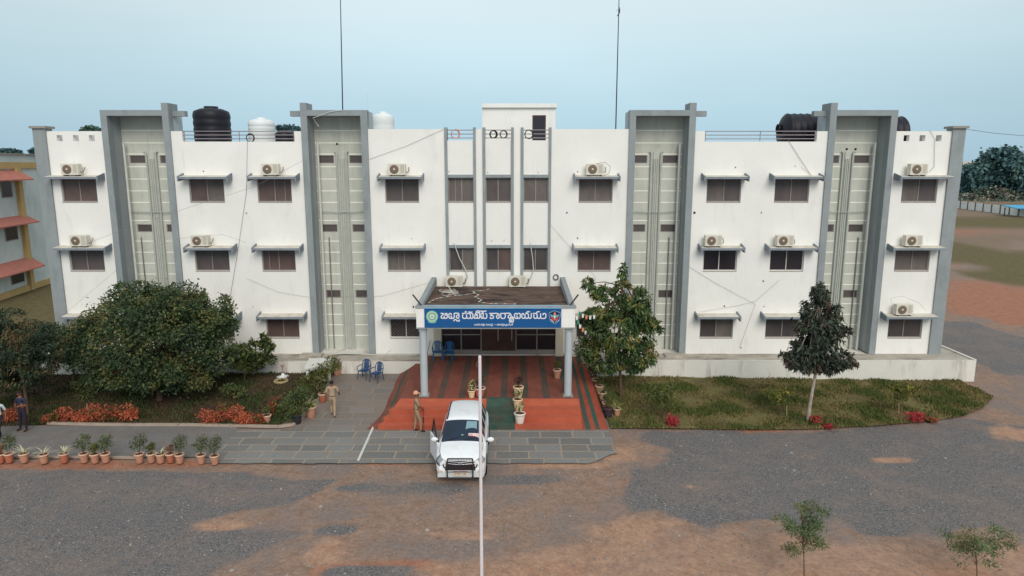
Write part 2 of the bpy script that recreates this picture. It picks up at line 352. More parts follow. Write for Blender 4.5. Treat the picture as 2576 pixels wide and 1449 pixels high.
def paving_mat(name, stone, joint, sx, sy, rot=0.):
    m = bpy.data.materials.new(name); m.use_nodes = True; t = m.node_tree; b = t.nodes['Principled BSDF']; b.inputs['Roughness'].default_value = .85; b.inputs['Specular IOR Level'].default_value = .2
    g = t.nodes.new('ShaderNodeNewGeometry'); n = t.nodes.new('ShaderNodeTexNoise'); n.inputs['Scale'].default_value = .9; n.inputs['Detail'].default_value = 3
    t.links.new(g.outputs['Position'], n.inputs[0])
    vm = t.nodes.new('ShaderNodeVectorMath'); vm.operation = 'MULTIPLY_ADD'; t.links.new(n.outputs['Color'], vm.inputs[0]); vm.inputs[1].default_value = (.18, .14, 0); t.links.new(g.outputs['Position'], vm.inputs[2])
    br = t.nodes.new('ShaderNodeTexBrick'); br.offset = .43; br.offset_frequency = 2; br.squash = .8; br.squash_frequency = 3
    br.inputs['Scale'].default_value = 1; br.inputs['Brick Width'].default_value = sx; br.inputs['Row Height'].default_value = sy; br.inputs['Mortar Size'].default_value = .05; br.inputs['Mortar Smooth'].default_value = .4
    br.inputs['Color1'].default_value = (*[q * .82 for q in stone], 1); br.inputs['Color2'].default_value = (*[q * 1.16 for q in stone], 1); br.inputs['Mortar'].default_value = (*joint, 1)
    t.links.new(vm.outputs[0], br.inputs['Vector'])
    n2 = t.nodes.new('ShaderNodeTexNoise'); n2.inputs['Scale'].default_value = 1.1; n2.inputs['Detail'].default_value = 9; n2.inputs['Roughness'].default_value = .75; t.links.new(g.outputs['Position'], n2.inputs[0])
    mr = t.nodes.new('ShaderNodeMapRange'); mr.inputs[1].default_value = .5; mr.inputs[2].default_value = .72; mr.inputs[4].default_value = .8; t.links.new(n2.outputs[0], mr.inputs[0])
    mx = t.nodes.new('ShaderNodeMix'); mx.data_type = 'RGBA'; t.links.new(mr.outputs[0], mx.inputs[0]); t.links.new(br.outputs[0], mx.inputs[6]); mx.inputs[7].default_value = (*L(136, 118, 106), 1)
    n3 = t.nodes.new('ShaderNodeTexNoise'); n3.inputs['Scale'].default_value = 25; n3.inputs['Detail'].default_value = 4; n3.inputs['Roughness'].default_value = .8; t.links.new(g.outputs['Position'], n3.inputs[0])
    mr3 = t.nodes.new('ShaderNodeMapRange'); mr3.inputs[1].default_value = .25; mr3.inputs[2].default_value = .75; mr3.inputs[3].default_value = .68; mr3.inputs[4].default_value = 1.3; t.links.new(n3.outputs[0], mr3.inputs[0])
    vs = t.nodes.new('ShaderNodeVectorMath'); vs.operation = 'SCALE'; t.links.new(mx.outputs[2], vs.inputs[0]); t.links.new(mr3.outputs[0], vs.inputs['Scale'])
    t.links.new(vs.outputs[0], b.inputs['Base Color'])
    bn = t.nodes.new('ShaderNodeBump'); bn.inputs['Strength'].default_value = .6; bn.inputs['Distance'].default_value = .02; bn.invert = True
    t.links.new(br.outputs['Fac'], bn.inputs['Height']); t.links.new(bn.outputs[0], b.inputs['Normal'])
    return m
PAVE = paving_mat('stone_slab_paving', L(122, 122, 120), L(152, 140, 126), 1.25, .66)
DRIVE = stain(paving_mat('worn_slab_paving', L(122, 120, 118), L(146, 134, 122), 1.25, .66), L(134, 122, 112), .5, .36, .58, (1, 1, 1), .9)
CONC = mat('path_concrete', L(118, 114, 112), .9, .14, 1.4, .3)
stain(CONC, L(120, 100, 88), .8, .5, .7, (1, 1, 1), .6)
speck(CONC, 14, .8, 1.2)
YS = -7.78                                    # foot of the portico steps
PF = gnd(1200, 1166).y                        # front edge of the paving
KERBY = gnd(400, 1071).y
xl = gnd(560, 1120).x; xr = gnd(1545, 1120).x
sheet('pavement', xl, xr, lambda x: PF + .07 * noise.noise(Vector((x * 1.7, 0, 0))) + .9 * sm(xr - 1.2, xr, x), lambda x: YS, .012, PAVE, 'grey stone slab paving in front of the portico steps')
sheet('path', -32, xl, lambda x: gnd(300, 1150).y + .1 * noise.noise(Vector((x * .7, 4, 0))), lambda x: KERBY if x < xl - .01 else YS, .008, CONC, 'worn concrete path between the left lawn and the row of pots')
# driveway left of the portico, bounded by the curved lawn edge
edgeL = [(p.y, p.x) for p in (gnd(740, 1072), gnd(765, 1050), gnd(790, 1010), gnd(812, 975), gnd(828, 945), gnd(830, 935))]
mb = MB(); vs = []; ny = 24; nxn = 20
for j in range(ny + 1):
    y = YS + (-1.36 - YS) * j / ny; xa = interp(edgeL, y)
    for i in range(nxn + 1):
        x = xa + (-4.85 - xa) * i / nxn; vs.append((x, y, gz(x, y) + .012))
mb.add(vs, [(j * (nxn + 1) + i, j * (nxn + 1) + i + 1, (j + 1) * (nxn + 1) + i + 1, (j + 1) * (nxn + 1) + i) for j in range(ny) for i in range(nxn)], 0, True)
tag(mb.build('driveway', DRIVE), 'grey paved slope rising to the plinth left of the portico', kind='structure')
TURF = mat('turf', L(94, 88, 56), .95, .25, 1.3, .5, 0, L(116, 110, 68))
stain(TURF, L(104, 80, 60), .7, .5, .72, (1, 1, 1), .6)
TURFL = mat('turf_dark_thin', L(66, 56, 40), .95, .25, 1.1, .5, 0, L(78, 66, 46))  # darker, browner turf colour of the left lawn
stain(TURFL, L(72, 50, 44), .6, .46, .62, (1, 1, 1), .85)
xLe = edgeL[0][1]
leftfront = sorted([(p.x, p.y) for p in (gnd(-60, 1076), gnd(120, 1068), gnd(400, 1071), gnd(700, 1075), gnd(742, 1072), gnd(765, 1050), gnd(790, 1010), gnd(812, 975), gnd(826, 950))])
sheet('lawn', -32, leftfront[-1][0], lambda x: interp(leftfront, x), lambda x: -1.36 if x < -2 else -1.36, .03, TURFL, 'dark patchy lawn in front of the left wing', .3, 16, 'structure', .03)
rf = sorted([(p.x, p.y) for p in (gnd(1537, 1078), gnd(1700, 1079), gnd(1900, 1082), gnd(2050, 1080), gnd(2200, 1072), gnd(2330, 1062), gnd(2420, 1048), gnd(2470, 1028), gnd(2498, 1000))])
rb = [(3.98, -1.36), (23.25, -1.36), (23.6, gnd(2470, 968).y), (gnd(2498, 999).x, gnd(2498, 999).y)]
x0r = max(rf[0][0], 3.98)
sheet('lawn', x0r, rf[-1][0], lambda x: interp(rf, x), lambda x: interp(rb, x), .03, TURF, 'olive green lawn in front of the right wing', .3, 16, 'structure', .04)
# grass blades over both lawns
def blades(name, label, n, x0, x1, fy, by, mats, seed, h=(.05, .13)):
    r = np.random.RandomState(seed); V = []; Fc = []; MI = []
    for i in range(n):
        x = r.uniform(x0, x1); a = fy(x); b_ = by(x); y = a + (b_ - a) * r.uniform(-.004, 1.004)
        cl_ = noise.noise(Vector((x * .8, y * .8, 9)))
        if r.rand() > .55 + cl_: continue
        hh = r.uniform(*h) * (1 + cl_); an = r.uniform(0, 6.28); wd = .022 + .02 * r.rand()
        z = gz(x, y) + .03; le = r.uniform(-.06, .06, 2); o = len(V)
        V += [(x - wd * math.cos(an), y - wd * math.sin(an), z), (x + wd * math.cos(an), y + wd * math.sin(an), z), (x + le[0], y + le[1], z + hh)]
        Fc.append((o, o + 1, o + 2)); MI.append(0 if cl_ + r.rand() * .5 > .3 else (1 if r.rand() > .35 else 2))
    me = bpy.data.meshes.new(name); me.from_pydata(V, [], Fc)
    for m_ in mats: me.materials.append(m_)
    me.polygons.foreach_set('material_index', MI); me.update()
    o = bpy.data.objects.new(name, me); COL.objects.link(o); return tag(o, label, 'grass', kind='stuff')
GB = [mat('blade_green', L(88, 96, 50), .8, .2, 3), mat('blade_olive', L(120, 110, 64), .8, .2, 3), mat('blade_brown', L(124, 102, 74), .8, .2, 3)]
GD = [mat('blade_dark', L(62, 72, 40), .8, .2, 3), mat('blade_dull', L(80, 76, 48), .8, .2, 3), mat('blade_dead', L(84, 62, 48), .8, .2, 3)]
blades('grass', 'olive green grass growing on the right lawn', 60000, x0r, rf[-1][0], lambda x: interp(rf, x), lambda x: interp(rb, x), GB, 1)
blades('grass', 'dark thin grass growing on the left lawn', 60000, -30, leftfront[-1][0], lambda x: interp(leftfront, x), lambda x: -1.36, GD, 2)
# kerbs and painted line
KERB = mat('kerb_concrete', L(168, 152, 138), .9, .15, 2.5, .2)
def strip_tube(name, pts, w_, h, m, label, kind='structure', cat=None):
    mb = MB()
    for a, b_ in zip(pts, pts[1:]):
        d = (b_ - a); d.z = 0; nrm = Vector((-d.y, d.x, 0)).normalized() * w_ / 2
        mb.hexa([a - nrm, b_ - nrm, b_ + nrm, a + nrm, a - nrm + Vector((0, 0, h)), b_ - nrm + Vector((0, 0, h)), b_ + nrm + Vector((0, 0, h)), a + nrm + Vector((0, 0, h))])
    return tag(mb.build(name, m), label, cat, kind=kind)
strip_tube('kerb', [gnd(*p) for p in ((120, 1067), (230, 1070), (345, 1071), (460, 1071), (580, 1073), (700, 1076), (738, 1071), (765, 1050), (778, 1028))], .12, .1, KERB, 'pale low kerb along the front of the left lawn')
strip_tube('kerb', [gnd(*p) for p in ((-30, 1151), (60, 1151), (150, 1152), (250, 1152), (350, 1154))], .08, .07, KERB, 'pale low edging behind the row of terracotta pots')
strip_tube('painted_line', [gnd(944, 1064) + Vector((0, 0, .016)), gnd(901, 1160) + Vector((0, 0, .016))], .09, .012, PIPEW, 'white line running across the stone paving to the road')

# ================================================================ OFFICE BUILDING
C = -.63                                       # middle axis of the building
PZ = 1.04                                      # plinth top
B = thing('office_building', 'long white three storey police office with grey portal frames and blue signboard porch', 'building', (C, 0, 0))
def wall_mesh(mb, x0, x1, z0, z1, ops, y=0., dep=.25, mi=0, mi_reveal=0):
    xs = sorted({x0, x1, *[o[0] for o in ops], *[o[1] for o in ops]}); zs = sorted({z0, z1, *[o[2] for o in ops], *[o[3] for o in ops]})
    nX, nZ = len(xs) - 1, len(zs) - 1
    solid = [[not any(o[0] <= (xs[i] + xs[i + 1]) / 2 <= o[1] and o[2] <= (zs[k] + zs[k + 1]) / 2 <= o[3] for o in ops) for k in range(nZ)] for i in range(nX)]
    S_ = lambda i, k: 0 <= i < nX and 0 <= k < nZ and solid[i][k]
    for i in range(nX):
        for k in range(nZ):
            if not solid[i][k]: continue
            a, b_, c_, d = xs[i], xs[i + 1], zs[k], zs[k + 1]; y2 = y + dep
            mb.add([(a, y, c_), (b_, y, c_), (b_, y, d), (a, y, d)], [(0, 1, 2, 3)], mi)
            mb.add([(a, y2, c_), (b_, y2, c_), (b_, y2, d), (a, y2, d)], [(3, 2, 1, 0)], mi)
            if not S_(i - 1, k): mb.add([(a, y, c_), (a, y, d), (a, y2, d), (a, y2, c_)], [(0, 1, 2, 3)], mi_reveal)
            if not S_(i + 1, k): mb.add([(b_, y, c_), (b_, y, d), (b_, y2, d), (b_, y2, c_)], [(3, 2, 1, 0)], mi_reveal)
            if not S_(i, k - 1): mb.add([(a, y, c_), (b_, y, c_), (b_, y2, c_), (a, y2, c_)], [(3, 2, 1, 0)], mi_reveal)
            if not S_(i, k + 1): mb.add([(a, y, d), (b_, y, d), (b_, y2, d), (a, y2, d)], [(0, 1, 2, 3)], mi_reveal)
ROWS = [(8.87, 10.07), (5.39, 6.57), (1.89, 3.07)]
COLS = [(-21.79, -20.03), (-15.43, -13.69), (-12.04, -10.34), (-5.68, -4.0), (3.95, 5.64), (10.32, 12.03), (13.70, 15.42), (20.03, 21.79)]
BAYS = [(-2.55, -1.28), (-.68, .58), (1.20, 2.44)]
PIL = [(-2.69, -2.55), (-1.28, -1.15), (-.82, -.68), (.58, .72), (1.06, 1.20), (2.44, 2.57)]
TOPL, TOPM, LOW = 12.32, 12.42, 11.82
def col_ops(a, b_): return [(C + c0, C + c1, r0, r1) for (c0, c1) in COLS if a < c0 < b_ for (r0, r1) in ROWS]
wm = MB()
holes = lambda xs_: [(C + a, C + b_, 11.84, 12.13) for a, b_ in xs_]
hl = [(-21.72, -21.44), (-20.92, -20.64), (-20.14, -19.86)]
wall_mesh(wm, C - 22.2, C - 19.43, PZ, TOPL, col_ops(-22.2, -19.4) + holes(hl))
wall_mesh(wm, C + 19.43, C + 22.2, PZ, TOPL, col_ops(19.4, 22.3) + holes([(-b_, -a) for a, b_ in hl]))
wall_mesh(wm, C - 16.1, C - 9.68, PZ, TOPL, col_ops(-16.2, -9.6) + [(C - 15.55, C - 10.05, LOW, TOPL)])
wall_mesh(wm, C + 9.62, C + 16.13, PZ, TOPL, col_ops(9.5, 16.2) + [(C + 10.1, C + 15.6, LOW, TOPL)])
ent = (C - 3.04, C + 2.97, PZ, 3.3)
ops = col_ops(-6.5, 6.4) + [ent]
for a, b_ in BAYS:
    ops += [(C + a, C + b_, 11.88, TOPM), (C + a, C + b_, *ROWS[0]), (C + a, C + b_, *ROWS[1])]
wall_mesh(wm, C - 6.43, C + 6.37, PZ, TOPM, ops)
wm.build('wall', WHITE, B)
# sides, back, roof
sw = MB()
for sx in (-1, 1):
    xa = C + sx * 22.2; xb = C + sx * 21.95
    sw.box(min(xa, xb), max(xa, xb), .25, 15.75, 0, TOPL - .01)
sw.box(C - 22.2, C + 22.2, 15.75, 16, 0, 12.2)
sw.build('side_wall', WHITE, B)
MB().box(C - 21.94, C + 21.94, 1.32, 15.74, 11.0, 11.22).build('roof', ROOFC, B)
# corner piers
for sx in (-1, 1):
    a, b_ = sorted((C + sx * 22.2, C + sx * 22.82))
    p = MB().box(a, b_, -.1, .45, PZ - 1.0 if sx < 0 else PZ, 12.45).build('pier', GREY, B)
    MB().box(a - .09, b_ + .09, -.2, .55, 12.45, 12.56).build('cap', ROOFC, p)
# portal frames
TOWER = mat('tower_side_paint', L(190, 198, 202), .85, .05, 1.5)
stain(TOWER, L(130, 138, 142), 2.2, .5, .75, (1, 1, .4), .5)
grv_z = [1.75, 2.33, 2.9, 3.47, 4.5, 5.06, 5.63, 6.21, 6.79, 7.86, 8.79, 9.38, 9.98, 10.6, 11.23, 11.79, 12.4]
def portal(l0, l1, r0, r1, block_side, cw, wins):
    """l0-l1 left member, r0-r1 right member (relative x); cw centre strip; wins small windows"""
    yb = 1.1
    fr = MB()
    fr.box(C + l0, C + l1, -.1, .35, PZ, 13.05); fr.box(C + r0, C + r1, -.1, .35, PZ, 13.05)
    fr.box(C + l0, C + r1, -.1, .35, 13.05, 13.32)
    if block_side > 0: fr.box(C + r0 - .0, C + r1, -.103, .9, 13.323, 13.66); fr.box(C + r1 + .003, C + r1 + .62, .3, .62, 13.05, 13.31)
    else: fr.box(C + l0, C + l1, -.103, .9, 13.323, 13.66); fr.box(C + l0 - .62, C + l0 - .003, .3, .62, 13.05, 13.31)
    f = fr.build('portal_frame', GREY, B)
    rv = MB()
    REV = mat('portal_reveal_paint', L(164, 170, 172), .85, .06, 1.4, .1)
    rv.box(C + l0 + .1, C + l1 - .02, .353, yb, PZ, 13.05, 0); rv.box(C + r0 + .02, C + r1 - .1, .353, yb, PZ, 13.05, 0)
    rv.box(C + l0 + .1, C + r1 - .1, .353, yb + .2, 13.052, 13.30, 0)
    # outer white skin of the tower above the roof
    rv.box(C + l0, C + l0 + .098, .353, yb + .2, PZ, 13.28, 1); rv.box(C + r1 - .098, C + r1, .353, yb + .2, PZ, 13.28, 1)
    rv.build('portal_reveal', [REV, TOWER], B)
    bw = MB(); x0, x1 = C + l1 - .02, C + r0 + .02
    ops = [(C + a, C + b_, za, zb) for (a, b_, za, zb) in wins]
    wall_mesh(bw, x0, x1, PZ - .02, 13.05, ops, yb, .2)
    bw.build('recess_wall', PALEG, B)
    gl = MB()
    for z in grv_z:
        segs = [(x0 + .01, x1 - .01)]
        if z < 11.5: segs = [(x0 + .01, C + cw[0] - .07), (C + cw[1] + .07, x1 - .01)]
        for a, b_ in segs: gl.box(a, b_, yb - .008, yb + .01, z - .024, z + .024)
    tag(gl.build('groove_line', LINE, B), kind='stuff')
    for (a, b_, za, zb) in wins:
        wf = MB(); a += C; b_ += C; e = .035
        wf.box(a, b_, yb + .04, yb + .1, za, za + e); wf.box(a, b_, yb + .04, yb + .1, zb - e, zb); wf.box(a, a + e, yb + .04, yb + .1, za + e, zb - e); wf.box(b_ - e, b_, yb + .04, yb + .1, za + e, zb - e)
        wo = wf.build('window', FRAME, B); MB().box(a + e, b_ - e, yb + .06, yb + .075, za + e, zb - e).build('pane', PANE, wo)
    # centre strip, soil pipes and down pipe
    MB().box(C + cw[0] + .12, C + cw[1] - .12, yb - .05, yb - .002, PZ, 11.35).build('centre_strip', PALEG, B)
    for k, xx in enumerate((C + cw[0], C + cw[1])):
        hx = .1 if k else -.1
        MB().tube([(xx, yb - .09, PZ), (xx, yb - .09, 11.25), (xx + hx * .4, yb - .09, 11.36), (xx + hx, yb - .1, 11.33)], .042, 8).build('soil_pipe', PIPE, B)
    for xx in (C + cw[0] + .16, C + (cw[0] + cw[1]) / 2, C + cw[1] - .16):
        MB().tube([(xx, yb - .075, PZ), (xx, yb - .075, 11.0)], .022, 6).build('thin_pipe', PIPE, B)
    xx = (C + l1 + .2) if C + l1 < 0 else (C + r0 - .2)
    MB().tube([(xx, yb - .3, 12.0 - .2), (xx, yb - .3, PZ)], .06, 8).build('down_pipe', PIPEW, B)
    xx2 = xx + (.3 if C + l1 < 0 else -.3)
    MB().tube([(xx2, yb - .06, 7.0), (xx2, yb - .06, PZ)], .03, 6).build('thin_pipe', mat('pipe_rusty', L(128, 122, 122), .7, .3, 4), B)
    MB().tube([(C + l1, yb - .11, 8.35), (C + cw[0], yb - .13, 8.3), (C + cw[1], yb - .13, 8.3), (C + r0, yb - .11, 8.36)], .02, 6).build('cross_pipe', PIPE, B)
def wn(l, r):
    o = []
    for (za, zb, k) in ((10.77, 11.17, 0), (7.26, 7.66, 1), (3.78, 4.2, 2)):
        o += [(l[0] + .05 * k, l[1] + .02 * k, za, zb), (r[0] + .02 * k, r[1], za, zb)]
    return o
portal(-9.68, -9.36, -6.76, -6.43, -1, (-8.28, -7.77), wn((-9.26, -8.44), (-7.66, -6.98)))
portal(6.37, 6.68, 9.28, 9.60, 1, (7.70, 8.2), wn((6.85, 7.52), (8.3, 9.1)))
portal(-19.43, -19.12, -16.42, -16.1, 1, (-17.95, -17.45), wn((-18.85, -18.05), (-17.3, -16.5)))
portal(16.13, 16.45, 19.11, 19.43, -1, (17.45, 17.95), wn((16.5, 17.3), (18.05, 18.85)))
# windows of the white walls
def window(x0, x1, z0, z1, style='brown', y=.09, sub=None):
    wf = MB(); e = .05; xm = (x0 + x1) / 2 + (rnd.uniform(-.04, .04))
    for bx in ((x0, x1, z0, z0 + e), (x0, x1, z1 - e, z1), (x0, x0 + e, z0 + e, z1 - e), (x1 - e, x1, z0 + e, z1 - e)):
        wf.box(bx[0], bx[1], y, y + .1, bx[2], bx[3])
    wf.box(xm - .02, xm + .02, y + .01, y + .07, z0 + e, z1 - e)
    if sub is not None: wf.box(sub - .014, sub + .014, y + .0, y + .05, z0 + e, z1 - e)
    o = wf.build('window', FRAMEW if style != 'brown' else FRAME, B)
    pm = rnd.choice(PANES) if style == 'brown' else PANED
    pm2 = rnd.choice(PANES) if style == 'brown' and rnd.random() < .35 else pm
    MB().box(x0 + e, xm - .02, y + .045, y + .055, z0 + e, z1 - e).build('pane', pm, o)
    MB().box(xm + .02, x1 - e, y + .035, y + .045, z0 + e, z1 - e).build('pane', pm2, o)
    MB().box(x0 - .0, x1 + .0, -.012, y, z0 - .035, z0 - .002).build('sill', FRAME, o)
    if style == 'mesh':
        g = MB(); n = 12
        for i in range(-n, n + 1):
            for sgn in (-1, 1):
                xa = xm + i * .14; pts = []
                za, zb = z0 + e, z1 - e; hw = (zb - za) / 2; xA = xa - sgn * hw; xB = xa + sgn * hw
                def clip(xq, zq, xr_, zr_):
                    t0, t1 = 0., 1.; dx = xr_ - xq
                    for lim, s_ in ((x0 + e, 1), (x1 - e, -1)):
                        if abs(dx) < 1e-9: continue
                        tt = (lim - xq) / dx
                        if s_ * dx > 0: t0 = max(t0, tt)
                        else: t1 = min(t1, tt)
                    return (t0, t1) if t0 < t1 else None
                c_ = clip(xA, za, xB, zb)
                if c_:
                    P = [(xA + (xB - xA) * t_, y + .02, za + (zb - za) * t_) for t_ in c_]
                    g.tube(P, .006, 3)
        g.build('grille', FRAME, o)
    return o
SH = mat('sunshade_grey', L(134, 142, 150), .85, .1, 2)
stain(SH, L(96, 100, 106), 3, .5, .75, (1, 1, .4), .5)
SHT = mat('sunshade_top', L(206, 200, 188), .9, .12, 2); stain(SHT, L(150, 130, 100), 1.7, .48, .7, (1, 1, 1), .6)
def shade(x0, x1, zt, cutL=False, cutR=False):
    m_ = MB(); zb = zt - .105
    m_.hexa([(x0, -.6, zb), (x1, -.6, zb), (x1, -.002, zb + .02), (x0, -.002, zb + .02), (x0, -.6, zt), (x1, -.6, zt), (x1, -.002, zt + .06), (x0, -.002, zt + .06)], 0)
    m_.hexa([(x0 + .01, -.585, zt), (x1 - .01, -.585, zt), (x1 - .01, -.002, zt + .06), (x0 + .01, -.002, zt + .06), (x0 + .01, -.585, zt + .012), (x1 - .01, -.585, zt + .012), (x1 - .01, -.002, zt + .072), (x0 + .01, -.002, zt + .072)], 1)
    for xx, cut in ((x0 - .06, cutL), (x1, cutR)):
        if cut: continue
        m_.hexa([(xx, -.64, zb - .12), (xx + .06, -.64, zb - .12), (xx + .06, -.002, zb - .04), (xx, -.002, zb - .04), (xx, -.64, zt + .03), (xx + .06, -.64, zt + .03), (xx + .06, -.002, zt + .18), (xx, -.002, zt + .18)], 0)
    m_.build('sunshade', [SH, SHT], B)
for ci, (a, b_) in enumerate(COLS):
    for ri, (z0, z1) in enumerate(ROWS):
        st = 'brown'
        if ri == 1 and ci in (5, 6): st = 'white'
        if ri == 2 and ci == 3: st = 'mesh'
        sub = {(0, 3): a + .35, (2, 0): b_ - .35, (3, 1): a + .55, (2, 1): a + .35}.get((ci, ri))
        window(C + a, C + b_, z0, z1, st, sub=(C + sub) if sub else None)
        cL = C + a - .3; cR = C + b_ + .28
        if ci in (1, 2, 5, 6): cL = C + a - (.26 if ci in (5, 6) else .2); cR = C + b_ + (.4 if ci != 5 else .12)
        if ci in (3, 4): cL = C + a - .22; cR = C + b_ + .22
        if ci == 0: cL = C - 22.2 + .002; cR = C + b_ + .42
        if ci == 7: cR = C + 22.2 - .002; cL = C + a - .42
        shade(cL, cR, z1 + .05, ci == 0, ci == 7)
for bi, (a, b_) in enumerate(BAYS):
    for ri in (0, 1):
        window(C + a, C + b_, *ROWS[ri], 'brown', sub=(C + a + .35 if (bi == 0 and ri == 0) else None))
pm = [MB().box(C + a, C + b_, -.07, .3, 4.6 if abs(a) < 3 else 4.6, 12.5) for a, b_ in PIL]
for q in pm: q.build('pilaster', GREY, B)
for a, b_ in BAYS:
    for ri in (0, 1):
        MB().box(C + a + .002, C + b_ - .002, -.06, .2, ROWS[ri][1] + .0, ROWS[ri][1] + .15).build('lintel', GREY, B)
def railing(x0, x1, zs, posts):
    m_ = MB()
    for z in zs: m_.tube([(x0, .12, z), (x1, .12, z)], .024, 6)
    for p in posts: m_.tube([(p, .12, zs[-1] - .14), (p, .12, zs[0])], .02, 6)
    m_.build('railing', STEEL, B)
for a, b_ in BAYS: railing(C + a, C + b_, (12.38, 12.19, 12.0), [])
railing(C - 15.55, C - 10.05, (12.32, 12.14, 11.96), [C - 15.5, C - 12.8, C - 10.1])
railing(C + 10.1, C + 15.6, (12.32, 12.14, 11.96), [C + 10.15, C + 12.85, C + 15.55])
# stair head room on the roof
sh = MB(); wall_mesh(sh, C - 1.0, C + 3.0, 11.22, 13.75, [(C + 1.74, C + 2.48, 11.22, 13.36)], 4.0, .25)
sh.box(C - 1.0, C - .75, 4.25, 8, 11.22, 13.75); sh.box(C + 2.75, C + 3.0, 4.25, 8, 11.22, 13.75); sh.box(C - 1, C + 3, 8, 8.25, 11.22, 13.75)
sh.box(C - 1.0, C + 3.07, 3.85, 8.3, 13.752, 13.97)
hr = sh.build('stair_room', WHITE, B)
MB().box(C + 1.74, C + 1.8, 4.02, 4.12, 11.22, 13.36).box(C + 2.42, C + 2.48, 4.02, 4.12, 11.22, 13.36).box(C + 1.8, C + 2.42, 4.02, 4.12, 13.3, 13.36).build('door_frame', DOORM, hr)
MB().box(C + 1.8, C + 2.42, 4.06, 4.1, 11.25, 13.3).build('door', PANED, hr)
# plinth
pl = MB(); pf = -1.34; pr = C + 23.85
pl.box(-5.02, -26, pf, -.002, -.1, PZ - .02, 0) if False else None
pl.box(-27, -4.5, pf, 1.5, -.3, PZ - .02, 0); pl.box(3.55, pr, pf, -.0, -.3, PZ - .02, 0); pl.box(C + 22.85, pr, 0, 16.5, -.3, PZ - .02, 0)
pl.box(C - 19.1, C + 19.1, .0, 1.3, .5, PZ - .03, 0)
pl.box(-4.499, 3.549, pf, -.0, -.3, .9, 0)
PLW = mat('plinth_white', (.72, .69, .63), .85, .05, 1.2, .15)
stain(PLW, L(128, 108, 90), 1.0, .52, .74, (1.2, 1, .22), .75); stain(PLW, (.45, .42, .38), 14, .66, .8, (1, 1, 1), .35)
pl.build('plinth', PLW, B)
MB().box(-27, -4.5, pf + .03, -.002, PZ - .019, PZ).box(3.55, pr - .12, pf + .1, -.002, PZ - .019, PZ).box(C + 22.85, pr - .12, 0, 16.4, PZ - .019, PZ).build('plinth_top', PLINTHT, B)
MB().box(pr - .12, pr, pf, 16.5, PZ - .019, PZ + .08).box(3.55, pr - .121, pf, pf + .1, PZ - .019, PZ + .03).build('plinth_lip', PLW, B)
for xx, dx in ((C - 9.65, -.0), (C + 9.0, 0)):
    MB().box(xx - .55, xx + .55, -.72, -.12, PZ + .001, PZ + .1).build('drain_cover', PLINTHT, B)
# entrance glazing
en = MB(); x0, x1 = ent[0], ent[1]
en.box(x0, x1, -.02, .25, PZ, 1.2)
for xx in (x0 + .03, C - 2.0, C - .97, C + .84, C + 1.92, x1 - .03): en.box(xx - .03, xx + .03, .04, .12, 1.2, 3.3)
for a, b_ in ((x0, C - .97), (C + .84, x1)):
    en.box(a, b_, .045, .115, 1.2, 1.25)
    for q in ((a + .06, (a + b_) / 2 - .03), ((a + b_) / 2 + .03, b_ - .06)): en.box(q[0], q[1], .05, .11, 2.02, 2.08)
eo = en.build('entrance_frame', FRAME, B)
for a, b_ in ((x0, C - 2.0), (C - 2.0, C - .97), (C + .84, C + 1.92), (C + 1.92, x1)): MB().box(a + .03, b_ - .03, .07, .085, 1.25, 3.3).build('pane', PANED, eo)
for a, b_ in ((C - .94, C - .065), (C - .06, C + .81)):
    d = MB().box(a, b_, .06, .1, 1.2, 3.3).build('entrance_door', DOORM, B)
    hx = C - .09 if a < C - .5 else C + .62
    MB().tube([(hx, .0, 1.75), (hx, .0, 2.4)], .02, 6).build('handle', FRAMEW, d)
# ---------------------------------------------------------------- porch canopy
CF = -5.9
cx0, cx1 = C - 3.45, C + 3.32
cb = MB()
cb.box(cx0, C - 3.1, CF, CF + .25, 3.86, 4.70); cb.box(C + 2.73, cx1, CF, CF + .25, 3.86, 4.70)       # white ends
cb.box(C - 3.1, C + 2.73, CF + .03, CF + .25, 3.86, 4.70)
cb.box(cx0, cx0 + .2, CF + .25, -.002, 3.95, 4.70); cb.box(cx1 - .2, cx1, CF + .25, -.002, 3.95, 4.70)
cb.box(cx0 + .2, cx1 - .2, CF + .25, -.002, 4.3, 4.55)
cn = cb.build('canopy', WHITE, B)
MB().box(cx0 + .2, cx1 - .2, CF + .25, -.003, 4.551, 4.60).build('canopy_floor', DIRTROOF, cn)
cg = MB(); cg.box(cx0 - .04, cx1 + .04, CF - .04, CF + .3, 4.701, 4.78); cg.box(cx0 - .02, cx1 + .02, CF - .02, CF + .26, 3.80, 3.858)
for xa in (cx0 - .03, cx1 - .26):
    xb = xa + .29
    cg.hexa([(xa, CF + .301, 4.70), (xb, CF + .301, 4.70), (xb, -.003, 4.70), (xa, -.003, 4.70), (xa + .03, CF + .301, 4.80), (xb - .03, CF + .301, 4.80), (xb - .03, -.003, 5.08), (xa + .03, -.003, 5.08)])
cg.build('canopy_coping', GREY, cn)
COLG = mat('column_pale_grey', L(176, 184, 188), .75, .06, 2, .1)
for px_, zb in ((C - 3.2, .55), (C + 3.07, .45)):
    c_ = MB().lathe([(.17, 0), (.165, .1), (.16, 3.3)], (px_, CF + .2, .5), 20).build('column', COLG, B)
    MB().box(px_ - .22, px_ + .22, CF - .02, CF + .42, .5, .80).build('column_base', ROOFC, c_)
    MB().box(px_ - .16, px_ + .16, CF + .04, CF + .36, 3.66, 3.80).build('column_head', GREY, c_)
    MB().box(px_ - .2, px_ + .2, -.16, -.004, PZ - .1, 4.3).build('wall_pier', CREAM, c_)
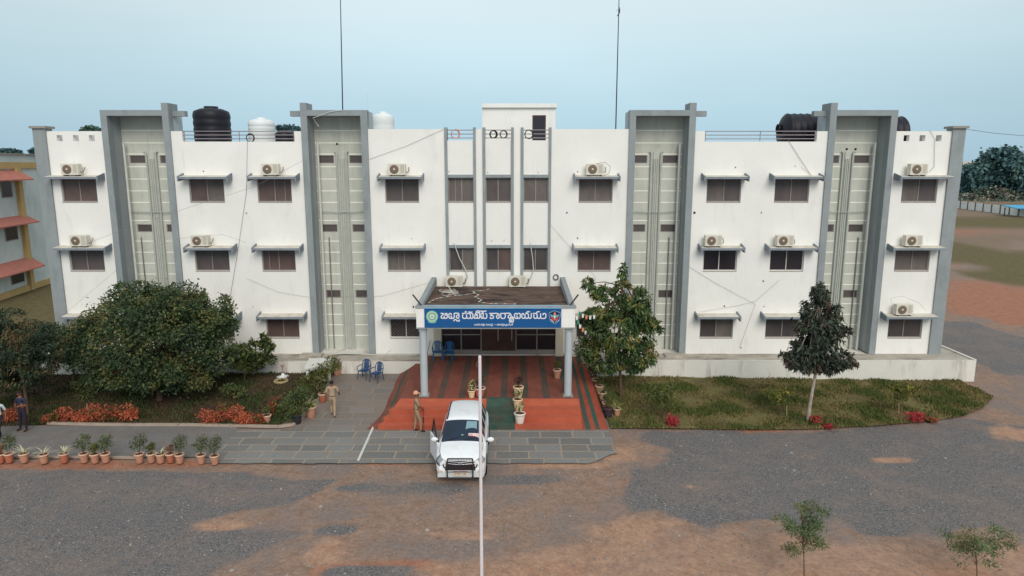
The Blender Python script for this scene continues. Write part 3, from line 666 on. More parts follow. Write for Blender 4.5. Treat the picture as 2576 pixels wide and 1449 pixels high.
# platform, steps and ramp
ps = MB(); px0, px1 = -4.85, 2.9; PTY = -6.12
ps.hexa([(px0, PTY, -.1), (px1, PTY, -.1), (px1, -.003, -.1), (px0, -.003, -.1), (px0, PTY, .74), (px1, PTY, .74), (px1, -.003, .95), (px0, -.003, .95)])
nst = 4; dd = (PTY - YS) / nst
for k in range(nst - 1):
    zt = .185 * (k + 1); ps.hexa([(-5.55 + .1 * k, YS + k * dd, -.1), (px1, YS + k * dd, -.1), (px1, PTY - .001, -.1), (-4.95, PTY - .001, -.1), (-5.55 + .1 * k, YS + k * dd, zt), (px1, YS + k * dd, zt), (px1, PTY - .001, zt), (-4.95, PTY - .001, zt)])
ps.hexa([(px1 + .001, YS, -.1), (3.95, YS, -.1), (3.72, -1.35, -.1), (px1 + .001, -1.35, -.1), (px1 + .001, YS, .012), (3.95, YS, .012), (3.72, -1.35, .9), (px1 + .001, -1.35, .9)])
ps.build('porch_platform', mat('platform_cement', L(112, 84, 72), .9, .2, 3, .2), B)

# ---------------------------------------------------------------- carpets
ORANGE = mat('carpet_orange', L(178, 92, 68), .95, .1, 2.5, .2)
stain(ORANGE, L(150, 66, 50), 1.2, .45, .75, (.6, 2.2, 1), .6)
REDC = mat('carpet_red_shaded', L(132, 78, 66), .95, .12, 2, .2)  # red lowered so the colour holds the canopy's shadow
stain(REDC, L(104, 62, 54), 1.6, .45, .7, (1.6, .5, 1), .7)
GREENC = mat('carpet_green', L(54, 86, 76), .95, .15, 3, .2)
stain(GREENC, L(104, 72, 62), 1.5, .4, .75, (1.2, .5, 1), .7)
def pz(y): return .74 + (.95 - .74) * (y - PTY) / (-PTY)
def carpet_profile(x0f, x0b, x1f, x1b, y0, y1, zf, mi, mb, lift=.008, n=1):
    """sheet between two edges, following height function zf; x edges given at front y0 and back y1"""
    vs = []; top = []
    for i in range(n + 1):
        t_ = i / n; y = y0 + (y1 - y0) * t_; a = x0f + (x0b - x0f) * t_; b_ = x1f + (x1b - x1f) * t_; z = zf(y) + lift
        vs += [(a, y, z - lift), (b_, y, z - lift), (a, y, z), (b_, y, z)]
    fs = []
    for i in range(n):
        o = i * 4; fs += [(o + 2, o + 3, o + 7, o + 6), (o + 2, o + 6, o + 4, o), (o + 1, o + 5, o + 7, o + 3)]
    fs.append((0, 1, 3, 2))
    mb.add(vs, fs, mi)
# platform carpet: alternating red and green strips running front to back
mb = MB(); e = [-4.8]
while e[-1] < px1 - .02: e.append(min(px1 - .02, e[-1] + (.62 if len(e) % 2 else .3)))
for i, (a, b_) in enumerate(zip(e, e[1:])): carpet_profile(a, a, b_, b_, PTY + .03, -.05, pz, i % 2, mb)
tag(mb.build('carpet', [REDC, stain(mat('carpet_green_faded', L(68, 76, 70), .95, .15, 3, .2), L(112, 76, 64), 1.8, .36, .62, (1.2, .35, 1), .8)]), 'red carpet, darkened for canopy shade, with green stripes under the porch', 'carpet')
# orange carpet on the steps (follows treads and risers)
def steps_carpet(xa, xb, mb, mi, lift, taper=True):
    prof = [(YS - lift, .0)]
    for k in range(nst - 1):
        y = YS + k * dd; z = .185 * (k + 1); prof += [(y - lift, z + lift), (YS + (k + 1) * dd - lift, z + lift)]
    prof += [(PTY - lift, .74 + lift), (PTY + .03, .74 + lift)]
    vs = []
    for (y, z) in prof:
        s_ = (y - YS) / (PTY - YS); x_ = xa + (.68 * s_ if taper else 0)
        vs += [(x_, y, z), (xb, y, z)]
    mb.add(vs, [(2 * i, 2 * i + 1, 2 * i + 3, 2 * i + 2) for i in range(len(prof) - 1)], mi)
mb = MB(); steps_carpet(-5.5, px1 - .01, mb, 0, .012); tag(mb.build('carpet', ORANGE), 'bright orange carpet covering the porch steps', 'carpet')
mb = MB(); steps_carpet(-1.1, .12, mb, 0, .024, False)
carpet_profile(-1.1, -1.1, .12, .12, PTY + .031, PTY + .15, pz, 0, mb, .024)
tag(mb.build('carpet', GREENC), 'dark green mat laid over the orange steps behind the car', 'carpet')
mb = MB(); zr_ = lambda y: .012 + (.9 - .012) * (y - YS) / (-1.35 - YS) if y < -1.35 else .902
fr_ = [px1 + .02, 3.02, 3.24, 3.44, 3.62, 3.93]; bk_ = [px1 + .02, 2.98, 3.12, 3.26, 3.46, 3.7]
for i in range(5): carpet_profile(fr_[i], bk_[i], fr_[i + 1], bk_[i + 1], YS, -1.35, zr_, (0, 1, 0, 1, 0)[i], mb, .008); carpet_profile(bk_[i], bk_[i], bk_[i + 1], bk_[i + 1], -1.349, -.05, zr_, (0, 1, 0, 1, 0)[i], mb, .008)
tag(mb.build('carpet', [mat('carpet_orange_dull', L(156, 76, 58), .95, .12, 2, .2), GREENC]), 'orange ramp carpet with two long green stripes beside the right column', 'carpet')
# loose end spreading left of the platform
mb = MB(); rows_ = 14; xs_ = (0, .45, .62, 1.0); vs = []
for i in range(rows_ + 1):
    y = YS + .02 + (-1.38 - YS) * i / rows_; s_ = min(1, (y - YS) / (PTY - YS)); xin = -5.5 + .68 * s_ - .0; zin = pz(y) if y > PTY else .02 + .72 * s_
    if y <= PTY: zin = .185 * (min(3, int((y - YS) / dd + 1e-6)) ) + .015; xin -= .01
    xo = xin - (.45 + .35 * s_) ; zo = gz(xo, y) + .018
    for q in xs_: vs.append((xin + (xo - xin) * q + .05 * noise.noise(Vector((y, q * 3, 0))), y, zin + (zo - zin) * q ** .8))
for i in range(rows_):
    for j in range(3): mb.add([vs[i * 4 + j], vs[i * 4 + j + 1], vs[i * 4 + 5 + j], vs[i * 4 + 4 + j]], [(0, 3, 2, 1)] if False else [(0, 1, 2, 3)], (0, 1, 0)[j] if i > 2 else 0, True)
tag(mb.build('carpet', [REDC, GREENC]), 'red carpet flap with a green band sloping down left of the porch', 'carpet')
# ---------------------------------------------------------------- signboard
SY = CF - .03
BLUE = mat('banner_blue', L(20, 84, 142), .55, .05, 1, 0, 0, None, (1, 1, 1), .3)
BLUEL = mat('banner_sky_blue', L(120, 178, 214), .6, .18, 2.5)
LET = mat('lettering_silver', L(226, 226, 232), .5, .03, 4)
bx0, bx1 = C - 3.1, C + 2.73
sg = thing('signboard', 'blue board with white Telugu lettering and two round emblems across the porch', 'sign', ((bx0 + bx1) / 2, SY, 3.86))
MB().box(bx0 + .002, bx1 - .002, SY - .012, SY + .028, 3.862, 4.70).build('board', BLUE, sg)
MB().hexa([(bx0 + .01, SY - .05, 4.702), (bx1 - .01, SY - .05, 4.702), (bx1 - .01, SY + .2, 4.783), (bx0 + .01, SY + .2, 4.783), (bx0 + .01, SY - .05, 4.71), (bx1 - .01, SY - .05, 4.71), (bx1 - .01, SY + .2, 4.79), (bx0 + .01, SY + .2, 4.79)]).build('folded_edge', BLUEL, sg)
def sp_(X, Yp):          # zoomed photo pixel -> board plane
    sx_ = 1740 + X / 5.152; sy_ = 1210 + Yp / 5.152
    bxp = (sx_ - 1698) / (2247 - 1698); byp = (sy_ - 1230.5) / (1313 - 1230.5)
    return (bx0 + (bx1 - bx0) * bxp, 4.70 - (4.70 - 3.862) * byp)
def strokes(mb, lines, wd, y, mi=0, th=.01, conv=sp_):
    k = 0
    for ln in lines:
        P = [Vector((*conv(*q), 0)) for q in ln]
        for i in range(len(P) - 1):
            a, b_ = P[i], P[i + 1]; d = (b_ - a)
            if d.length < 1e-6: continue
            d.normalize(); n_ = Vector((-d.y, d.x, 0)) * wd / 2; a2 = a - d * wd * .3; b2 = b_ + d * wd * .3; yy = y - .0002 * (k % 9); k += 1
            q = [a2 - n_, b2 - n_, b2 + n_, a2 + n_]
            mb.add([(p.x, yy, p.y) for p in q] + [(p.x, y + th, p.y) for p in q], [(0, 1, 2, 3), (0, 4, 5, 1), (1, 5, 6, 2), (2, 6, 7, 3), (3, 7, 4, 0)], mi)
T1 = [[(128,214),(172,214),(182,232),(150,256),(130,285),(136,318),(175,326),(192,305),(196,272)],[(192,305),(212,326),(246,322),(258,292),(258,232),(244,214),(214,222),(212,246),(240,250)],
[(345,252),(340,222),(312,214),(292,232),(290,298),(308,324),(342,324),(352,296),(330,282)],[(342,324),(384,324),(402,300),(402,214),(436,208),(488,212),(500,236),(498,306),(474,326),(448,308),(446,272),(478,244)],[(392,382),(398,358),(432,352),(450,366),(452,382)],[(452,372),(480,386),(504,382),(506,356)],
[(568,216),(610,216),(636,200),(650,180),(628,172)],[(582,244),(572,262),(574,306),(598,328),(640,324),(656,302),(656,244)],[(656,302),(680,326),(716,324),(736,302),(736,238),(712,214),(660,216)],[(700,178),(724,186),(730,212)],[(730,200),(772,182)],[(760,214),(786,232),(790,304),(766,328),(742,316)],
[(818,262),(836,246),(868,252),(882,284),(872,318),(826,326),(808,304),(832,288)],[(872,318),(912,326),(928,300),(926,222),(900,196),(856,196),(842,216),(852,236),(884,236)],[(852,168),(896,158),(922,166),(924,196)],
[(950,214),(1004,214),(1000,240)],[(952,244),(954,306),(974,326),(996,306),(1000,250)],[(996,306),(1022,326),(1060,322),(1074,296),(1072,238),(1050,216)],[(944,164),(984,164),(988,200)],[(1000,182),(1020,164),(1062,162)],
[(1130,216),(1196,216),(1158,250),(1150,264),(1200,264),(1214,290),(1204,322),(1150,326),(1140,302)],[(1196,216),(1288,214),(1326,232),(1330,306),(1304,328),(1276,308),(1276,270),(1300,246)],
[(1362,216),(1440,214),(1456,240),(1452,300),(1432,326),(1384,326),(1364,304),(1362,216)],[(1456,214),(1540,210),(1572,236),(1572,300),(1546,326),(1514,308),(1518,268),(1546,246)],[(1572,306),(1600,288),(1618,306),(1600,334),(1552,346),(1538,368),(1556,384),(1592,372)],[(1540,404),(1612,404),(1624,372),(1618,306)],
[(1702,250),(1694,220),(1666,214),(1644,236),(1644,300),(1664,326),(1698,324),(1708,296),(1686,280)],[(1698,324),(1744,326),(1764,304),(1764,232),(1744,212),(1716,216)],
[(1838,250),(1828,216),(1802,222),(1794,250),(1796,304),(1820,326),(1850,320),(1862,292),(1862,242)],[(1862,306),(1886,326),(1916,322),(1932,298),(1932,240),(1912,216),(1874,216)],[(1880,210),(1908,180),(1956,178)],[(1932,306),(1960,328),(1990,312),(1992,216)],
[(2030,216),(2084,216),(2104,200),(2112,180),(2160,178)],[(2044,246),(2044,304),(2064,326),(2096,322),(2112,298),(2112,240),(2090,222)],[(2112,306),(2136,326),(2166,322),(2182,298),(2184,222)],[(2184,306),(2206,326),(2262,326),(2292,304),(2292,236),(2270,214),(2236,220),(2234,250)]]
mb = MB(); strokes(mb, T1, .044, SY - .024); mb.build('lettering', LET, sg)
T2 = [[(820,452),(812,466),(828,478),(846,468),(846,452)],[(846,470),(864,478),(884,470),(880,454),(858,450)],[(894,452),(910,450),(912,444)],[(898,458),(894,472),(912,478),(926,468),(926,454)],[(926,470),(944,476),(952,456)],
[(962,448),(990,446)],[(964,462),(964,476),(984,478),(1000,468),(1000,452)],[(1000,452),(1024,452),(1022,472),(1002,476)],[(984,488),(1000,484),(1012,492),(1022,486)],
[(1052,450),(1064,452),(1052,466),(1064,478),(1080,468)],[(1080,468),(1096,478),(1108,464),(1100,450),(1086,456)],[(1122,452),(1114,470),(1130,478),(1138,468)],[(1134,478),(1152,470),(1156,450),(1186,450),(1192,470),(1172,478)],[(1152,490),(1170,484),(1180,492),(1192,486)],
[(1226,464),(1250,464)],[(1284,456),(1278,470),(1296,478),(1308,466)],[(1300,478),(1322,472),(1322,454),(1302,450)],[(1338,454),(1332,468),(1348,474),(1356,462),(1346,452),(1338,454)],
[(1370,450),(1392,448)],[(1372,458),(1366,472),(1386,478),(1398,466),(1396,452)],[(1390,492),(1408,484),(1418,490)],[(1412,446),(1432,448)],[(1416,458),(1412,472),(1432,478),(1446,466),(1446,452)],[(1446,470),(1466,478),(1480,464),(1478,450)],[(1452,492),(1470,486),(1484,490)],
[(1492,454),(1488,470),(1506,478),(1518,468),(1520,444)],[(1520,470),(1536,478),(1548,460),(1540,440)],[(1556,456),(1554,472),(1572,478),(1584,466)],[(1584,470),(1600,478),(1612,462),(1602,450),(1580,452)],[(1594,440),(1616,438)]]
mb = MB(); strokes(mb, T2, .017, SY - .02); mb.build('lettering', LET, sg)
# round state seal (left)
def disc(mb, cx_, cz, r0, r1, y, mi, n=40, sc_=0., th=.012):
    for k in range(n):
        t0, t1 = 2 * math.pi * k / n, 2 * math.pi * (k + 1) / n
        q = lambda t_, r: (cx_ + r * (1 + sc_ * abs(math.sin(t_ * 10))) * math.cos(t_), cz + r * (1 + sc_ * abs(math.sin(t_ * 10))) * math.sin(t_))
        a, b_ = q(t0, r1), q(t1, r1); c_, d = (q(t1, r0), q(t0, r0)) if r0 > 0 else ((cx_, cz),) * 2
        mb.add([(a[0], y, a[1]), (b_[0], y, b_[1]), (c_[0], y, c_[1]), (d[0], y, d[1])], [(0, 1, 2, 3) if r0 > 0 else (0, 1, 2)], mi)
        mb.add([(a[0], y, a[1]), (b_[0], y, b_[1]), (b_[0], y + th, b_[1]), (a[0], y + th, a[1])], [(3, 2, 1, 0)], mi)
e1 = at(1087, 796, SY); ex, ez = e1.x, e1.z
SEALG = mat('seal_green', L(120, 190, 178), .6, .05, 4); SEALC = mat('seal_cream', L(214, 206, 160), .6, .05, 4); SEALW = mat('seal_white', L(226, 226, 214), .6, .05, 4); SEALD = mat('seal_teal', L(52, 140, 140), .6, .05, 4)
mb = MB(); disc(mb, ex, ez, 0, .245, SY - .016, 0, 80, .06); disc(mb, ex, ez, .165, .215, SY - .019, 1); disc(mb, ex, ez, .0, .14, SY - .0195, 3); disc(mb, ex, ez, .0, .11, SY - .022, 2); disc(mb, ex, ez, .0, .055, SY - .025, 0)
for k in range(26):
    t_ = 2 * math.pi * k / 26; mb.box(ex + .188 * math.cos(t_) - .006, ex + .188 * math.cos(t_) + .006, SY - .023, SY - .0192, ez + .188 * math.sin(t_) - .012, ez + .188 * math.sin(t_) + .012, 3)
strokes(mb, [[(ex - .15, ez - .235), (ex - .05, ez - .262), (ex + .05, ez - .262), (ex + .15, ez - .235)]], .05, SY - .022, 0, .01, lambda a, b_: (a, b_))
for k in range(8):
    t_ = 2 * math.pi * k / 8; strokes(mb, [[(ex + .06 * math.cos(t_), ez + .06 * math.sin(t_)), (ex + .1 * math.cos(t_), ez + .1 * math.sin(t_))]], .012, SY - .026, 1, .004, lambda a, b_: (a, b_))
mb.build('emblem', [SEALG, SEALC, SEALW, SEALD], sg)
# police shield (right)
e2 = at(1396, 797, SY); ex, ez = e2.x - .01, e2.z
def poly(mb, pts, y, mi, th=.01):
    n = len(pts); mb.add([(ex + p[0], y, ez + p[1]) for p in pts], [tuple(range(n))], mi)
    mb.add([(ex + p[0], y, ez + p[1]) for p in pts] + [(ex + p[0], y + th, ez + p[1]) for p in pts], [(i, (i + 1) % n, n + (i + 1) % n, n + i) for i in range(n)], mi)
shl = [(0, .285), (.09, .25), (.2, .2), (.255, .165), (.24, .05), (.21, -.1), (.15, -.21), (.06, -.28), (0, -.29)]
shl = shl[::-1] + [(-a, b_) for a, b_ in shl[1:-1]]
mb = MB(); poly(mb, shl, SY - .016, 0); poly(mb, [(a * .93, b_ * .94) for a, b_ in shl], SY - .019, 1)
poly(mb, [(-.17, .03), (-.17, -.02), (-.13, -.1), (-.07, -.15), (0, -.165), (.07, -.15), (.13, -.1), (.17, -.02), (.17, .03), (.09, -.03), (0, -.06), (-.09, -.03)][::-1], SY - .022, 2)
poly(mb, [(-.06, .1), (-.04, .17), (-.015, .2), (0, .25), (.015, .2), (.04, .17), (.06, .1), (.03, .07), (-.03, .07)], SY - .022, 3)
poly(mb, [(0, .1), (-.04, .06), (-.1, .07), (-.2, .12), (-.17, .04), (-.1, 0), (-.04, -.02), (-.03, -.09), (0, -.11), (.03, -.09), (.04, -.02), (.1, 0), (.17, .04), (.2, .12), (.1, .07), (.04, .06)], SY - .025, 4)
poly(mb, [(-.025, .03), (0, .06), (.025, .03), (.02, -.03), (-.02, -.03)][::-1], SY - .028, 5)
LT = {'P': [[(0,0),(0,1),(.6,1),(.6,.5),(0,.5)]], 'O': [[(0,0),(0,1),(.65,1),(.65,0),(0,0)]], 'L': [[(0,1),(0,0),(.55,0)]], 'I': [[(.2,0),(.2,1)]], 'C': [[(.6,1),(0,1),(0,0),(.6,0)]], 'E': [[(.55,1),(0,1),(0,0),(.55,0)],[(0,.5),(.45,.5)]],
      'A': [[(0,0),(.3,1),(.6,0)],[(.12,.4),(.48,.4)]], '3': [[(0,1),(.6,1),(.3,.55),(.6,.45),(.6,0),(0,0)]], '9': [[(.6,.5),(0,.5),(0,1),(.6,1),(.6,0),(0,0)]], '1': [[(.1,.8),(.3,1),(.3,0)]], '2': [[(0,1),(.6,1),(.6,.55),(0,.45),(0,0),(.6,0)]], '4': [[(.5,0),(.5,1),(0,.35),(.65,.35)]], '8': [[(0,0),(0,1),(.6,1),(.6,0),(0,0)],[(0,.5),(.6,.5)]], ' ': []}
for ch, an in zip('POLICE', (-50, -30, -10, 9, 27, 47)):
    a_ = R(an); cxx, czz = .215 * math.sin(a_), .01 - .225 * math.cos(a_)
    ca, sa = math.cos(a_), math.sin(a_)
    cv = lambda u_, v_, cxx=cxx, czz=czz, ca=ca, sa=sa: (ex + cxx + ((u_ - .3) * .045 * ca - (v_ - .5) * .06 * sa), ez + czz + ((u_ - .3) * .045 * sa + (v_ - .5) * .06 * ca))
    strokes(mb, LT[ch], .012, SY - .026, 5, .004, cv)
mb.build('emblem', [mat('shield_rim', L(150, 200, 222), .6, .04, 3), mat('shield_navy', L(30, 40, 84), .6, .05, 3), mat('shield_red', L(200, 62, 60), .6, .05, 3), mat('shield_orange', L(214, 130, 104), .6, .05, 3), mat('shield_teal', L(116, 184, 188), .6, .05, 3), mat('shield_white', L(232, 236, 238), .6, .03, 3)], sg)
# ---------------------------------------------------------------- air conditioners
def make_ac():
    t_ = thing('air_conditioner', '', 'air conditioner', (0, 0, 0), 0, 'outdoor air conditioning units on the facade')
    mb = MB(); mb.box(-.42, .42, -.16, .16, .05, .58); mb.build('body', ACM, t_)
    f_ = MB(); f_.lathe([(.21, -.172), (.215, -.185), (.2, -.19), (.0, -.18)], (-.12, 0, .32), 24, 0, 'y'); g_ = f_.build('fan_grille', ACF, t_)
    h = MB().lathe([(.05, -.195), (.045, -.2), (0, -.2)], (-.12, 0, .32), 12, 0, 'y').build('hub', ACM, g_)
    mb = MB()
    for k in range(10): mb.box(.18, .36, -.166, -.162, .14 + k * .042, .155 + k * .042)
    mb.build('side_vent', mat('ac_vent', L(176, 168, 154), .6, .1, 8), t_)
    for xx in (-.3, .3): MB().box(xx - .03, xx + .03, -.17, .17, 0, .05).build('foot', ACD, t_)
    MB().tube([(.42, 0, .2), (.52, .02, .16), (.56, .1, .3), (.54, .24, .42)], .018, 6).build('hose', ACD, t_)
    return t_
ac0 = make_ac(); used = []
def zsh(r): return ROWS[r][1] + .05 + .045
acs = [((152+203)/2+2, 0, 'air conditioner above the top window at the far left end of the building'), (681, 0, 'air conditioner on the top floor sunshade beside the second grey portal'), (999, 0, 'air conditioner on the top floor sunshade just left of the central bays'),
       (1496, 0, 'air conditioner with a looped cable on the top floor sunshade right of the central bays'), (2308, 0, 'air conditioner on the top floor sunshade at the far right end'),
       (200, 1, 'air conditioner on the middle floor sunshade at the far left end'), (504, 1, 'air conditioner on the middle floor sunshade beside the leftmost grey portal'), (1794, 1, 'air conditioner above the dark middle floor window next to the third portal'),
       (1974, 1, 'air conditioner above the dark middle floor window next to the fourth portal'), (2296, 1, 'air conditioner on the middle floor sunshade at the far right end'), (2272, 2, 'air conditioner on the lowest sunshade at the far right end, with a looped hose')]
for u_, r_, lab in acs:
    v_ = (425, 600, 776)[r_]; p = at(u_, v_, -.35)
    place(ac0, used, (p.x, -.34, zsh(r_)), 0, lab)
for u_, lab in ((1143, 'air conditioner standing at the left back of the porch roof'), (1302, 'air conditioner standing at the middle back of the porch roof')):
    p = at(u_, 705, -.3); place(ac0, used, (p.x, -.3, 4.602), 0, lab)
# ---------------------------------------------------------------- tanks and things on the roof
def vtank(u0, u1, vtop, y, name, label, m, ribs=7, dome=.1):
    a, b_ = at(u0, vtop, y), at(u1, vtop, y); r = (b_.x - a.x) / 2; h = a.z - 11.22
    t_ = thing(name, label, 'water tank', ((a.x + b_.x) / 2, y, 11.22)); prof = [(0, 0), (r * .96, 0)]
    for k in range(ribs):
        z0 = h * .86 * k / ribs; z1 = h * .86 * (k + 1) / ribs
        prof += [(r * .97, z0 + .02), (r, z0 + (z1 - z0) * .4), (r, z0 + (z1 - z0) * .7), (r * .97, z1)]
    prof += [(r * .93, h * .9), (r * .6, h * .95), (r * .36, h * .96)]
    MB().lathe(prof, (0, 0, 0), 28).build('body', m, t_, False)
    MB().lathe([(r * .38, h * .95), (r * .38, h), (0, h + .02)], (0, 0, 0), 20).build('lid', m, t_, False)
    return t_
vtank(486, 575, 268, 4, 'water_tank', 'tall black ribbed water tank behind the left roof railing', BLACKP, 6)
vtank(624, 689, 296, 4, 'water_tank', 'white water tank behind the left roof railing', WHITEP, 8)
vtank(936, 991, 281, 6, 'water_tank', 'white water tank on the roof right of the second portal', WHITEP, 5)
vtank(692, 737, 328, 3, 'water_tank', 'short dark tank half hidden behind the end of the left railing', BLACKP, 4)
def htank(u0, u1, vtop, y, label):
    a, b_ = at(u0, vtop, y), at(u1, vtop, y); h = a.z - 11.3; r = h / 2; Lh = (b_.x - a.x) / 2
    t_ = thing('water_tank', label, 'water tank', ((a.x + b_.x) / 2, y, 11.22))
    prof = [(0, -Lh), (r * .55, -Lh), (r * .9, -Lh + .18)]
    n = 6
    for k in range(n + 1):
        x = -Lh + .3 + (2 * Lh - .6) * k / n; prof += [(r * .97, x - .05), (r, x), (r * .97, x + .05)]
    prof += [(r * .9, Lh - .18), (r * .55, Lh), (0, Lh)]
    MB().lathe(prof, (0, 0, r + .08), 28, 0, 'x').build('body', BLACKP, t_, False)
    for x in (-Lh * .5, Lh * .5): MB().box(x - .1, x + .1, -r * .6, r * .6, 0, .25).build('cradle', ROOFC, t_, False)
    MB().lathe([(.25, -.12), (.25, .02), (0, .04)], (-Lh - .05, 0, r * 1.3), 14, 0, 'x').build('lid', BLACKP, t_, False)
htank(1966, 2092, 285, 2.6, 'black horizontal water tank left of the rightmost portal')
htank(2160, 2280, 292, 3.2, 'black horizontal water tank half hidden behind the rightmost portal')
# antenna masts with guy wires
def mast(u0, v0, u1, v1, y, label, el):
    a = at(u0, v0, y); b_ = at(u1, v1, y); d = (b_ - a); top = a + d * 1.12
    t_ = thing('antenna_mast', label, 'antenna mast', (a.x, y, 11.22), 0, 'thin radio masts on the roof')
    MB().tube([(a.x, y, 11.22), a, a + d * .5, b_, top], [.035, .035, .03, .022, .02], 6).build('pole', MASTM, t_)
    if el: p = a + d * .93; MB().tube([p + Vector((-.06, 0, -.2)), p + Vector((.05, 0, 0)), p + Vector((.02, 0, .25))], .03, 6).tube([p + Vector((-.12, 0, .1)), p + Vector((.12, 0, .12))], .012, 5).build('aerial', MASTM, t_)
mast(862, 274, 856.5, 2, 5.2, 'thin dark radio mast rising above the second portal', False)
mast(1549, 323, 1557, 8, 5.2, 'thin dark radio mast rising right of the stair room', True)
p0 = at(925, 277, 3); MB_ = MB().tube([(p0.x, 3, 11.22), (p0.x, 3, p0.z), (p0.x + .02, 3, p0.z + .9)], .012, 5)
tag(MB_.build('white_rod', WHITEP), 'short white rod standing right of the second portal top', 'rod')
p0 = at(787, 297, -.2); a_ = at(862, 277, -.13); b_ = at(802, 318, -.16)
tag(MB().tube([a_, at(830, 281, -.15), p0, b_], .014, 5).build('bent_pipe', WHITEP), 'thin white bent pipe hanging over the top of the second portal', 'pipe')
# coils of cable
def coil(u, v, y, r, m, label, n=4):
    p = at(u, v, y); mb = MB()
    for k in range(n):
        rr = r * (1 + .1 * (k - n / 2) / n); ph = rnd.random() * 6
        pts = [(p.x + rr * math.cos(ph + t_ * .314) + .01 * k, y - .012 * k, p.z + rr * 1.05 * math.sin(ph + t_ * .314)) for t_ in range(21)]
        mb.tube(pts, .022, 5)
    tag(mb.build('cable_coil', m), label, 'cable coil', 'coils of cable hung on the roof railings')
CB = mat('cable_black', L(44, 42, 50), .6, .2, 8)
coil(629, 347, .06, .19, CB, 'black cable coil on the left roof railing beside the white tank')
coil(1145, 337, .06, .2, mat('cable_orange', L(214, 160, 136), .6, .1, 8), 'pale orange cable coil on the leftmost central roof railing')
coil(1240, 338, .06, .17, CB, 'dense black cable coil on the middle central railing', 6)
coil(1266, 338, .06, .17, mat('cable_grey', L(84, 78, 84), .6, .2, 8), 'loose dark grey cable coil on the middle central railing')
coil(1330, 338, .06, .2, CB, 'thin black cable coil in front of the roof door', 3)
coil(1398, 697, -.05, .13, mat('cable_grey', L(84, 78, 84)), 'small grey cable loop on the wall right of the porch roof', 2)
# flood lights and hooks on the canopy
def stick(name, a, b_, r, m, label, cat):
    tag(MB().tube([a, b_], r, 6).build(name, m), label, cat)
stick('floodlight_arm', at(1038, 741, -5.7), at(1063, 772, -5.7), .035, MASTM, 'rusty bracket leaning over the left front corner of the porch roof', 'bracket')
stick('floodlight_arm', at(1455, 741, -5.7), at(1434, 768, -5.7), .035, MASTM, 'rusty bracket leaning over the right front corner of the porch roof', 'bracket')
# rebar tangle and prayer-flag string on the canopy roof
mb = MB(); c0 = at(1128, 735, -2.5)
for k in range(7):
    ph = rnd.random() * 6; mb.tube([(c0.x + .5 * math.cos(ph + j * .6) * (1 - .05 * j), -2.3 + .45 * math.sin(ph + j * .6), 4.63 + .03 * k) for j in range(9)], .012, 4)
mb.tube([(c0.x - .35, -1.8, 5.35), (c0.x, -2.2, 4.95), (c0.x + .25, -2.5, 4.64)], .02, 5)
tag(mb.build('wire_tangle', FRAMEW), 'tangle of pale wire lying on the left of the porch roof', 'wire')
FLW = mat('paper_white', L(226, 226, 222), .8, .05, 6); FLG = mat('paper_green', L(38, 140, 112), .8, .1, 6); FLO = mat('paper_orange', L(222, 130, 90), .8, .1, 6)
def bunting(name, label, pts, lying):
    t_ = thing(name, label, 'bunting', pts[0]); st = MB().tube(pts, .008, 4).build('string', FRAMEW, t_)
    mats_ = (FLW, FLW, FLG, FLW, FLO); k = 0
    for a, b_ in zip(pts, pts[1:]):
        n = max(1, int((b_ - a).length / .19))
        for i in range(n):
            p = a.lerp(b_, (i + .5) / n); k += 1; s_ = .05
            if lying: q = [(p.x - s_, p.y - s_, p.z + .004), (p.x + s_, p.y - s_ * .8, p.z + .01), (p.x + s_, p.y + s_, p.z + .012), (p.x - s_, p.y + s_, p.z + .006)]
            else: q = [(p.x - s_, p.y, p.z), (p.x + s_, p.y + .01, p.z), (p.x + s_ * .8, p.y + .03, p.z - .17), (p.x - s_ * .8, p.y - .02, p.z - .17)]
            MB().add(q + [(a_[0], a_[1] + .004, a_[2] - .003) for a_ in q], [(0, 1, 2, 3), (7, 6, 5, 4), (0, 4, 5, 1), (1, 5, 6, 2), (2, 6, 7, 3), (3, 7, 4, 0)]).build('pennant', mats_[k % 5], t_)
cr_ = lambda u, v: (lambda th: Vector(((u - 1288) / F * ((CH - 4.62) / math.tan(th) * math.cos(PITCH) + (CH - 4.62) * math.sin(PITCH)), (CH - 4.62) / math.tan(th) - CD, 4.62)))(math.atan((v - 724.5) / F) + PITCH)
bunting('flag_bunting', 'string of small paper flags fallen on the porch roof', [cr_(1078, 762), cr_(1095, 752), cr_(1130, 746), cr_(1170, 741), cr_(1195, 738), cr_(1190, 733), cr_(1215, 731), cr_(1232, 727)], True)
bunting('flag_bunting', 'second string of paper flags zigzagging behind the board edge', [cr_(1190, 736), cr_(1205, 742), cr_(1194, 748), cr_(1212, 754), cr_(1204, 760), cr_(1230, 764), cr_(1300, 765)], True)
bunting('flag_bunting', 'string of small green and white flags hanging from the right porch corner to the tree', [at(1447, 772, -5.8), at(1462, 788, -5.5), at(1480, 795, -5.2), at(1500, 792, -5)], False)
bunting('flag_bunting', 'flags dangling down beside the right end of the porch fascia', [at(1450, 790, -5.7), at(1456, 812, -5.6), at(1470, 830, -5.4), at(1484, 838, -5.2)], False)
